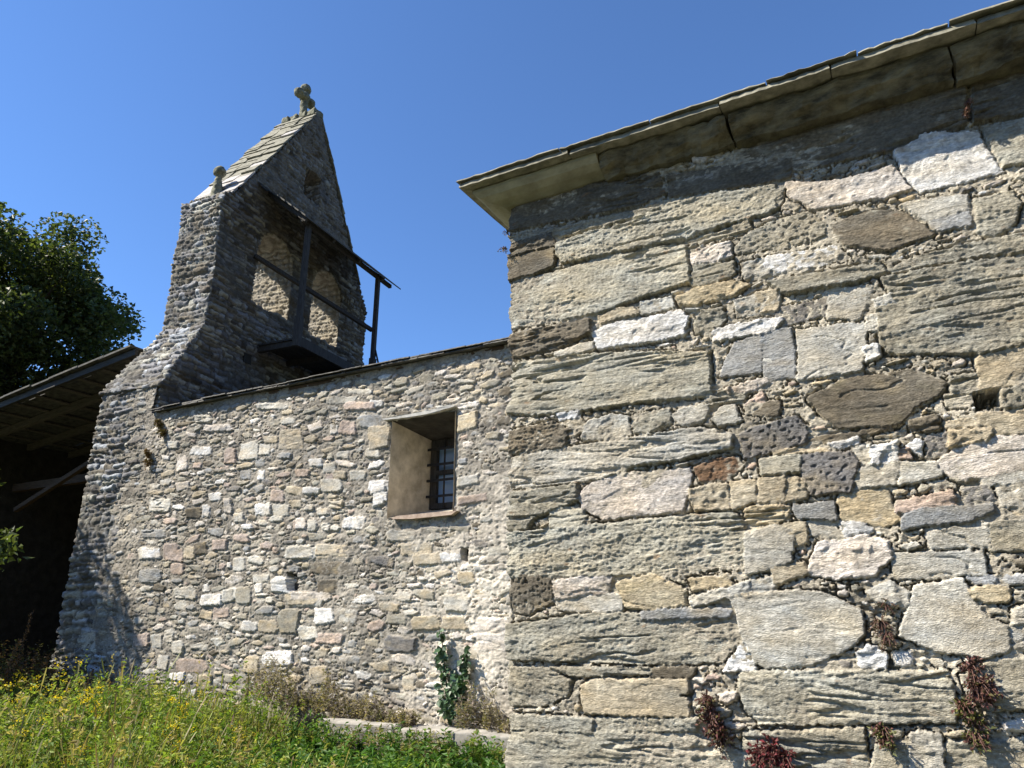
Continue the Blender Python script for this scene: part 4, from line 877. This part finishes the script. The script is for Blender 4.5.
def grow_tree(name, loc, label, height, crown_r, crown_z, seed, n_clump, leaves, size, cols, trunk_r, clump_r=(.5, 1.1), extra=(), cat='tree', off=(0, 0)):
    r = np.random.default_rng(seed); t = empty(name, loc, label, cat)
    top = Vector((off[0], off[1], crown_z)); g = Geo()
    g.tube([(0, 0, -.1), (off[0] * .2 + .05, off[1] * .2, crown_z * .35), (off[0] * .6 - .05, off[1] * .6, crown_z * .7), top], [trunk_r * 1.25, trunk_r, trunk_r * .75, trunk_r * .45], 9)
    cs, rs_ = [], []
    for i in range(n_clump):
        d = rdir(1, r)[0]; q = r.uniform(.35, 1) ** .6; p = np.array((off[0], off[1], crown_z)) + d * np.array((crown_r, crown_r, height - crown_z)) * q
        if p[2] < crown_z * .45: p[2] = crown_z * .45 + r.uniform(0, .6)
        cs.append(p); rs_.append(r.uniform(*clump_r))
        if i % 3 == 0:
            st = Vector((off[0] * .6, off[1] * .6, crown_z * r.uniform(.5, .95))); m = (st + Vector(p)) / 2 + Vector((r.uniform(-.2, .2), r.uniform(-.2, .2), .25)); g.tube([st, m, Vector(p)], [trunk_r * .35, trunk_r * .2, .015], 5)
    for p, rr in extra: cs.append(np.array(p)); rs_.append(rr); g.tube([Vector((off[0] * .6, off[1] * .6, crown_z * .6)), (top + Vector(p)) / 2, Vector(p)], [trunk_r * .3, trunk_r * .2, .012], 5)
    g.build('trunk', M_BARK, t, smooth=True)
    tot = sum(x ** 2 for x in rs_); foliage('crown', cs, rs_, [max(10, int(leaves * x ** 2 / tot)) for x in rs_], size, cols, M_LEAF, t, seed + 1)
    return t
LC = [(.055, .085, .025), (.08, .11, .032), (.038, .058, .02), (.10, .125, .04)]
grow_tree('leafy_tree', (-21.3, 9.7, 0), 'tall dark green leafy tree behind the porch roof at far left', 12.7, 2.9, 9.3, 5, 120, 60000, .15, LC, .24, (.55, 1.05))
grow_tree('sapling_tree', (-15.6, 4.6, .1), 'leafy sapling beside the porch, one lit branch tip at the left edge', 6.9, 2.3, 3.9, 9, 52, 15000, .14, LC + [(.10, .13, .03)], .11, (.4, .8),
          [((4.2, 1.05, 2.35), .32), ((4.0, 1.2, 2.6), .22), ((3.2, 1.2, 2.5), .35), ((2.7, .9, 2.6), .5)])

def in_bed(x, y):           # planted strip in front of the nave, west of the near building
    return (x > -14.5) & (x < XC - .15) & (y > 2.2) & (y < 7.15)
r = np.random.default_rng(77)
# grass
n = 46000; X = r.uniform(-14.5, XC - .1, n); Yy = r.uniform(2.4, 7.2, n)
dens = .35 + .65 * sstep(-.3, .3, fbm(X * .9, Yy * .9, 2, 4)); k = (r.uniform(0, 1, n) < dens) & ~((X > -6.95) & (X < -3.2) & (Yy > 6.68)); X = X[k]; Yy = Yy[k]; n = len(X)
def veg_h(x, y): return (.22 + (.34 - .18 * sstep(-8.8, -10.2, x)) * np.maximum(sstep(-5.2, -6.6, x), .6 * sstep(5.6, 4.6, y))) * (1 + .75 * fbm(x * 1.5, y * 1.5, 3, 14)) * (1 - .3 * sstep(6.4, 7.1, y))
Hh = veg_h(X, Yy) * r.uniform(.45, 1.15, n); a = r.uniform(0, 6.283, n); lean = Hh * r.uniform(.05, .55, n); wdt = r.uniform(.004, .010, n)
base = np.stack([X, Yy, gz(X, Yy) - .02], -1); dl = np.stack([np.cos(a), np.sin(a), 0 * a], -1); sd = np.stack([-np.sin(a), np.cos(a), 0 * a], -1)
V = []
for f, wf in ((0, 1), (.45, .8), (.8, .5)):
    c_ = base + dl * (lean * f * f)[:, None] + np.array((0, 0, 1.)) * (Hh * f * (1 - .12 * f))[:, None]
    V += [c_ - sd * (wdt * wf)[:, None], c_ + sd * (wdt * wf)[:, None]]
V.append(base + dl * lean[:, None] + np.array((0, 0, 1.)) * (Hh * .9)[:, None]); V = np.stack(V, 1).reshape(-1, 3); b = np.arange(n)[:, None] * 7
Ft = np.concatenate([b + np.array([q]) for q in ((0, 1, 3), (0, 3, 2), (2, 3, 5), (2, 5, 4), (4, 5, 6))], 0)
gc = np.array([(.19, .26, .045), (.26, .31, .065), (.11, .17, .035), (.36, .31, .15), (.28, .27, .09)])[r.choice(5, n, p=[.3, .28, .2, .1, .12])]
dry = sstep(-7.5, -5.5, X + .8 * fbm(X, Yy, 2, 9)) * (r.uniform(0, 1, n) < .45); gc = gc * np.clip(1 + .9 * fbm(X * .9, Yy * 1.2, 3, 19), .35, 1.6)[:, None]; gc = gc * (1 - dry[:, None]) + np.array((.30, .25, .14)) * dry[:, None]
tag(mesh_np('grass', V, Ft, M_GRASS, None, np.repeat(gc * r.uniform(.7, 1.25, (n, 1)), 7, 0)), 'bright green meadow grass in front of the nave wall', 'grass', kind='stuff')

n = 620; X = r.uniform(-10.5, -4.2, n); Yy = r.uniform(3.4, 6.6, n); k = ~((X > -6.6) & (Yy > 5.6)); X = X[k]; Yy = Yy[k]; n = len(X)
Hh = veg_h(X, Yy) * r.uniform(.9, 1.55, n); a = r.uniform(0, 6.283, n); lean = Hh * r.uniform(.1, .5, n); base = np.stack([X, Yy, gz(X, Yy) - .02], -1); dl = np.stack([np.cos(a), np.sin(a), 0 * a], -1); sd = np.stack([-np.sin(a), np.cos(a), 0 * a], -1); V = []
for f, wf in ((0, .0035), (.5, .003), (.8, .0028), (.86, .007), (.95, .006)):
    c_ = base + dl * (lean * f * f)[:, None] + np.array((0, 0, 1.)) * (Hh * f)[:, None]; V += [c_ - sd * wf, c_ + sd * wf]
V.append(base + dl * lean[:, None] + np.array((0, 0, 1.)) * Hh[:, None]); V = np.stack(V, 1).reshape(-1, 3); b = np.arange(n)[:, None] * 11
Ft = np.concatenate([b + np.array([q]) for q in ((0, 1, 3), (0, 3, 2), (2, 3, 5), (2, 5, 4), (4, 5, 7), (4, 7, 6), (6, 7, 9), (6, 9, 8), (8, 9, 10))], 0)
sc4 = np.array([(.34, .29, .17), (.28, .26, .13), (.24, .26, .09), (.22, .15, .09)])[r.choice(4, n)]
tag(mesh_np('seed_grass', V, Ft, M_GRASS, None, np.repeat(sc4 * r.uniform(.7, 1.2, (n, 1)), 11, 0)), 'tall thin straw-coloured grass stems with seed heads', 'grass', kind='stuff')

# leafy weeds as ground cover
def weeds(name, n, xr, yr, hf, size, cols, seed, nl=(14, 26), mat=M_GRASS, ok=None, lift=0.0):
    r = np.random.default_rng(seed); Ps, Ds, Ns, Ls, Ws, Cs = [], [], [], [], [], []; stem = Geo()
    for _ in range(n):
        x, y = r.uniform(*xr), r.uniform(*yr)
        if ok and not ok(x, y): continue
        z0 = float(gz(x, y)) + lift; h = float(hf(x, y)) * r.uniform(.6, 1.2); a = r.uniform(0, 6.28); ln = r.uniform(0, .3) * h; m = r.integers(*nl)
        f = r.uniform(.12, 1, m) ** .8; px = x + math.cos(a) * ln * f * f; py = y + math.sin(a) * ln * f * f; pz_ = z0 + h * f
        d = rdir(m, r, .35, .5); L = size * r.uniform(.5, 1.3, m) * (1.15 - .5 * f)
        Ps.append(np.stack([px, py, pz_], -1)); Ds.append(d); Ns.append(rdir(m, r, 1.0)); Ls.append(L); Ws.append(L * r.uniform(.3, .5, m))
        cc = np.array(cols)[r.integers(0, len(cols))] * r.uniform(.75, 1.25, (m, 1)); Cs.append(np.broadcast_to(cc, (m, 3)) if cc.shape[1] == 3 else cc)
    Pn, Dn, Nn = map(np.concatenate, (Ps, Ds, Ns)); V, Fq = leaf_mesh(Pn, Dn, Nn, np.concatenate(Ls), np.concatenate(Ws))
    return mesh_np(name, V, Fq, mat, None, np.repeat(np.concatenate(Cs), 4, 0))
okk = lambda x, y: not (x > -6.95 and x < -3.2 and y > 6.66)
tag(weeds('leafy_weeds', 4200, (-14, XC - .2), (2.6, 7.1), lambda x, y: veg_h(x, y) * 1.05, .075, [(.17, .26, .045), (.22, .30, .06), (.11, .19, .035), (.28, .30, .08)], 5, ok=okk), 'mass of broad-leaved yellow-green weeds among the grass', 'weeds', kind='stuff')
tag(weeds('lush_weeds', 620, (-5.9, XC - .25), (4.6, 6.62), lambda x, y: .33 + 0 * x, .11, [(.07, .16, .03), (.10, .2, .04), (.05, .12, .03)], 6, ok=okk), 'lush broad green leaves below the flagstone ledge', 'weeds', kind='stuff')
tag(weeds('fringe_weeds', 330, (-6.2, -3.3), (6.25, 6.68), lambda x, y: .41 + 0 * x, .085, [(.10, .2, .04), (.16, .24, .05), (.07, .14, .03), (.24, .24, .09)], 16), 'green fringe of weeds growing up to the flagstone edge', 'weeds', kind='stuff')
DRY = [(.27, .235, .23), (.33, .28, .26), (.18, .155, .155), (.34, .29, .19), (.2, .19, .10)]
tag(weeds('dry_weeds', 560, (-7.6, -3.6), (6.92, 7.2), lambda x, y: .16 + .1 * float(sstep(-5.4, -6.2, x)) + .30 * float(sstep(.05, .4, fbm(np.array(x * 1.4), np.array(.3), 2, 5) + .25)), .05, DRY, 7, (20, 34), ok=lambda x, y: not (-5.0 < x < -4.45), lift=.36), 'dry purple-brown weeds on the ledge against the nave wall foot', 'weeds', kind='stuff')
tag(weeds('brown_brush', 170, (-5.6, -4.2), (6.25, 6.66), lambda x, y: .40, .045, DRY, 8, (20, 34)), 'withered brown brush in front of the stone ledge', 'weeds', kind='stuff')
tag(weeds('shaded_brush', 900, (-13.2, -9.3), (4.6, 7.1), lambda x, y: .45 + .4 * float(sstep(-9.8, -11.6, x)), .07, [(.10, .065, .04), (.07, .07, .03), (.13, .08, .05), (.06, .08, .03)], 9, (20, 36)), 'dark brown brush in the shade at the foot of the gable', 'weeds', kind='stuff')
tag(weeds('tall_weeds', 420, (-11, -4.2), (4.0, 6.5), lambda x, y: float(veg_h(np.array(x), np.array(y))) * 1.45 if not (x > -6.4 and y > 5.0) else .25, .085, [(.26, .33, .07), (.24, .33, .06), (.38, .38, .13), (.12, .2, .04), (.36, .30, .15)], 10, (16, 30)), 'taller light green weeds standing above the grass', 'weeds', kind='stuff')

# yellow-flowered weeds: copied individuals
def copy_tree(o):
    c = o.copy(); COLL.objects.link(c)
    for ch in o.children:
        d = ch.copy(); COLL.objects.link(d); d.parent = c
    return c
def flower_plant(seed):
    r = np.random.default_rng(seed); t = empty('yellow_flower', (0, 0, 0), 'yellow-flowered weed standing in the green grass before the nave', 'wildflower', 'yellow-flowered weeds in the grass')
    g = Geo(); tips = []
    for k in range(3):
        a = r.uniform(0, 6.28); h = r.uniform(.55, .8); q = Vector((math.cos(a) * .14, math.sin(a) * .14, h)); g.tube([(0, 0, -.03), q * .55 + Vector((0, 0, .06)), q], [.006, .005, .003], 4); tips.append(np.array(q))
    g.build('stem', M_GRASS, t, col=(.11, .15, .04))
    n = 44; f = r.uniform(.1, .92, n); ti = np.array(tips)[r.integers(0, 3, n)]; Pn = ti * f[:, None]; V, Fq = leaf_mesh(Pn, rdir(n, r, .3, .5), rdir(n, r, 1), r.uniform(.05, .1, n), r.uniform(.012, .028, n))
    mesh_np('foliage', V, Fq, M_GRASS, t, np.repeat(np.array((.12, .18, .04)) * r.uniform(.7, 1.3, (n, 1)), 4, 0))
    for tp in tips:
        n = 17; Pn = tp + r.normal(size=(n, 3)) * np.array((.03, .03, .025)); V, Fq = leaf_mesh(Pn, rdir(n, r, .4, .4), rdir(n, r, 1), r.uniform(.016, .03, n), r.uniform(.014, .022, n))
        mesh_np('flower_head', V, Fq, M_FLOWER, t, np.repeat(np.array((.80, .62, .03)) * r.uniform(.7, 1.2, (n, 1)), 4, 0))
    return t
protos = [flower_plant(s) for s in (1, 2, 3)]; used = [False] * 3; r = np.random.default_rng(12); cnt = 0
while cnt < 28:
    x, y = r.uniform(-10.5, -5.6), r.uniform(4.0, 5.9)
    if x < -2.05 * y + .3: continue
    i = cnt % 3; o_ = protos[i] if not used[i] else copy_tree(protos[i]); used[i] = True
    sc_ = r.uniform(.75, 1.1) * (1 if x < -7 else .7); o_.location = (x, y, float(gz(x, y))); o_.rotation_euler = (0, 0, r.uniform(0, 6.28)); o_.scale = (sc_,) * 3; cnt += 1

# tall dry seed stalks at the dark left edge
def stalk(loc, h, seed, label):
    r = np.random.default_rng(seed); t = empty('dock_stalk', loc, label, 'weed', 'dry seed stalks by the porch'); g = Geo()
    q = [(0, 0, -.03), (.02, .01, h * .5), (.09 * r.uniform(-1, 1) + .05, .05, h)]; g.tube(q, [.007, .005, .002], 5); g.build('stem', M_GRASS, t, col=(.12, .075, .045))
    n = 170; f = r.uniform(.4, 1, n); P3 = np.array([np.interp(f, [0, .5, 1], [p[i] for p in q]) for i in range(3)]).T + r.normal(size=(n, 3)) * (.035 * (1.2 - f))[:, None]
    V, Fq = leaf_mesh(P3, rdir(n, r, .6), rdir(n, r), r.uniform(.02, .04, n), r.uniform(.012, .022, n)); mesh_np('seed_head', V, Fq, M_GRASS, t, np.repeat(np.array((.17, .10, .06)) * r.uniform(.6, 1.3, (n, 1)), 4, 0))
for i, (px, py, Yv, lb) in enumerate(((27, 612, 6.0, 'tallest brown seed stalk leaning at the dark left edge'), (12, 640, 5.7, 'brown seed stalk left of the tallest one'), (45, 655, 6.2, 'brown seed stalk right of the tallest one, in shade'), (56, 662, 6.4, 'short brown seed stalk nearest the tower foot'))):
    x, z = on_wall(px, py, Yv); z0 = float(gz(x, Yv)); stalk((x - .06, Yv, z0), z - z0, 50 + i, lb)

# ivy on the nave wall
ivy = empty('ivy', (-4.75, Y2 - .06, .42), 'dark green ivy in two upright shoots on nave wall right of ledge', 'ivy'); r = np.random.default_rng(3); g = Geo(); Pn = []
for pts in ([(449, 716), (447, 690), (444, 660), (441, 630)], [(456, 716), (460, 695), (465, 670), (467, 650)], [(452, 716), (456, 700), (458, 684)]):
    W = [Vector((*[on_wall(a, b, Y2 - .05)[0]], Y2 - .05, on_wall(a, b, Y2 - .05)[1])) - Vector(ivy.location) for a, b in pts]; g.tube(W, [.012, .01, .008, .004][:len(W)], 5)
    for k in range(130):
        f = r.uniform(0, len(W) - 1.001); i = int(f); p = W[i].lerp(W[i + 1], f - i); wd_ = .085 * (1.1 - .6 * f / (len(W) - 1))
        Pn.append(np.array(p) + r.normal(size=3) * np.array((wd_ * .6, .015, .03)) + np.array((0, -.035, 0)))
g.build('stem', M_BARK, ivy); Pn = np.array(Pn); n = len(Pn); D_ = rdir(n, r, -.6, .5); Nn = rdir(n, r, .3) + np.array((0, -1.4, 0)); sz = r.uniform(.05, .1, n)
V, Fq = leaf_mesh(Pn, D_, Nn / np.linalg.norm(Nn, axis=1, keepdims=True), sz, sz * .85, .1); mesh_np('foliage', V, Fq, M_IVY, ivy, np.repeat(np.array((.05, .095, .045)) * r.uniform(.6, 1.6, (n, 1)), 4, 0))

# stonecrops rooted in the joints of the near wall
def stonecrop(pts, Yw, n, size, cols, seed, label, hang=.5, out=.05):
    r = np.random.default_rng(seed); P3 = []
    for (a, b, rr) in pts:
        x, z = on_wall(a, b, Yw - .03); P3.append((x, Yw - .02, z, rr))
    x0, y0, z0, _ = P3[0]; t = empty('stonecrop', (x0, y0, z0), label, 'wall plant', 'small plants rooted in the wall joints'); g = Geo(); Pn, Dn = [], []
    for k in range(n):
        x, y, z, rr = P3[r.integers(0, len(P3))]; d = rdir(1, r)[0]; d[1] = -abs(d[1]) * .9 - .15; e = np.array((x - x0, 0, z - z0)) + d * np.array((rr, out * 1.6, rr)) * .82 * r.uniform(.3, 1)
        e[2] -= hang * rr * r.uniform(0, 1); a = Vector(((x - x0) * .8, .03, (z - z0) * .8)); bpt = Vector(e); g.tube([a, (a + bpt) / 2 + Vector((0, -.015, .01)), bpt], [.0022, .0018, .0012], 4)
        m = 9; f = r.uniform(.35, 1.05, m)
        for q in f: Pn.append(np.array(a) * (1 - q) + e * q + r.normal(size=3) * .004); Dn.append(d * .7 + r.normal(size=3) * .7)
    g.build('stem', M_SUCC, t, col=(.12, .06, .045)); Pn = np.array(Pn); Dn = np.array(Dn); Dn /= np.linalg.norm(Dn, axis=1, keepdims=True); m = len(Pn); sz = size * r.uniform(.6, 1.3, m)
    V, Fq = leaf_mesh(Pn, Dn, rdir(m, r, .5), sz, sz * .5, .3); mesh_np('foliage', V, Fq, M_SUCC, t, np.repeat(np.array(cols)[r.integers(0, len(cols), m)] * r.uniform(.7, 1.3, (m, 1)), 4, 0))
RB = [(.12, .045, .04), (.16, .08, .06), (.09, .05, .045), (.13, .11, .045)]; RD = [(.2, .04, .045), (.15, .04, .04), (.12, .05, .045)]; GR = [(.14, .14, .04), (.13, .06, .05), (.10, .11, .04)]
stonecrop([(708, 700, .05), (712, 716, .07), (720, 734, .065)], Y1, 75, .018, RB, 1, 'largest trailing brown stonecrop, right of the lowest quoins')
stonecrop([(772, 748, .075), (786, 758, .06), (756, 752, .05)], Y1, 70, .018, RD, 2, 'dark red stonecrop clump low on the near wall')
stonecrop([(882, 730, .05), (886, 740, .05)], Y1, 36, .015, GR, 3, 'small green and brown stonecrop tuft between the larger clumps')
stonecrop([(972, 668, .06), (978, 684, .07), (986, 690, .05)], Y1, 65, .016, RB, 4, 'purple-brown stonecrop below the big pale stone at right')
stonecrop([(964, 706, .04), (972, 724, .06), (976, 740, .05)], Y1, 50, .018, GR, 5, 'greener hanging stonecrop just under the purple-brown clump')
stonecrop([(886, 606, .045), (880, 626, .05), (888, 642, .045)], Y1, 60, .009, [(.2, .15, .10), (.16, .12, .08), (.18, .16, .08)], 6, 'dry moss-like tuft filling a joint between two pale stones', .2, .02)
stonecrop([(968, 100, .03), (966, 112, .025)], Y1, 14, .012, [(.2, .12, .09), (.15, .08, .06)], 7, 'tiny withered plant in the shaded joint under the eave')
stonecrop([(505, 232, .05), (503, 250, .04)], Y1, 10, .010, [(.24, .2, .08), (.2, .14, .08)], 8, 'wispy dry plant on the near building corner', .3, .03)
stonecrop([(160, 422, .12), (164, 432, .1)], Y2, 34, .05, [(.16, .11, .06), (.18, .15, .05)], 9, 'brown tuft where the nave eave meets the bell gable', .6, .08)
stonecrop([(149, 452, .1), (150, 462, .1)], Y2, 26, .05, [(.2, .12, .05), (.16, .12, .05)], 10, 'rusty tuft growing on the wall below the eave end', .5, .08)
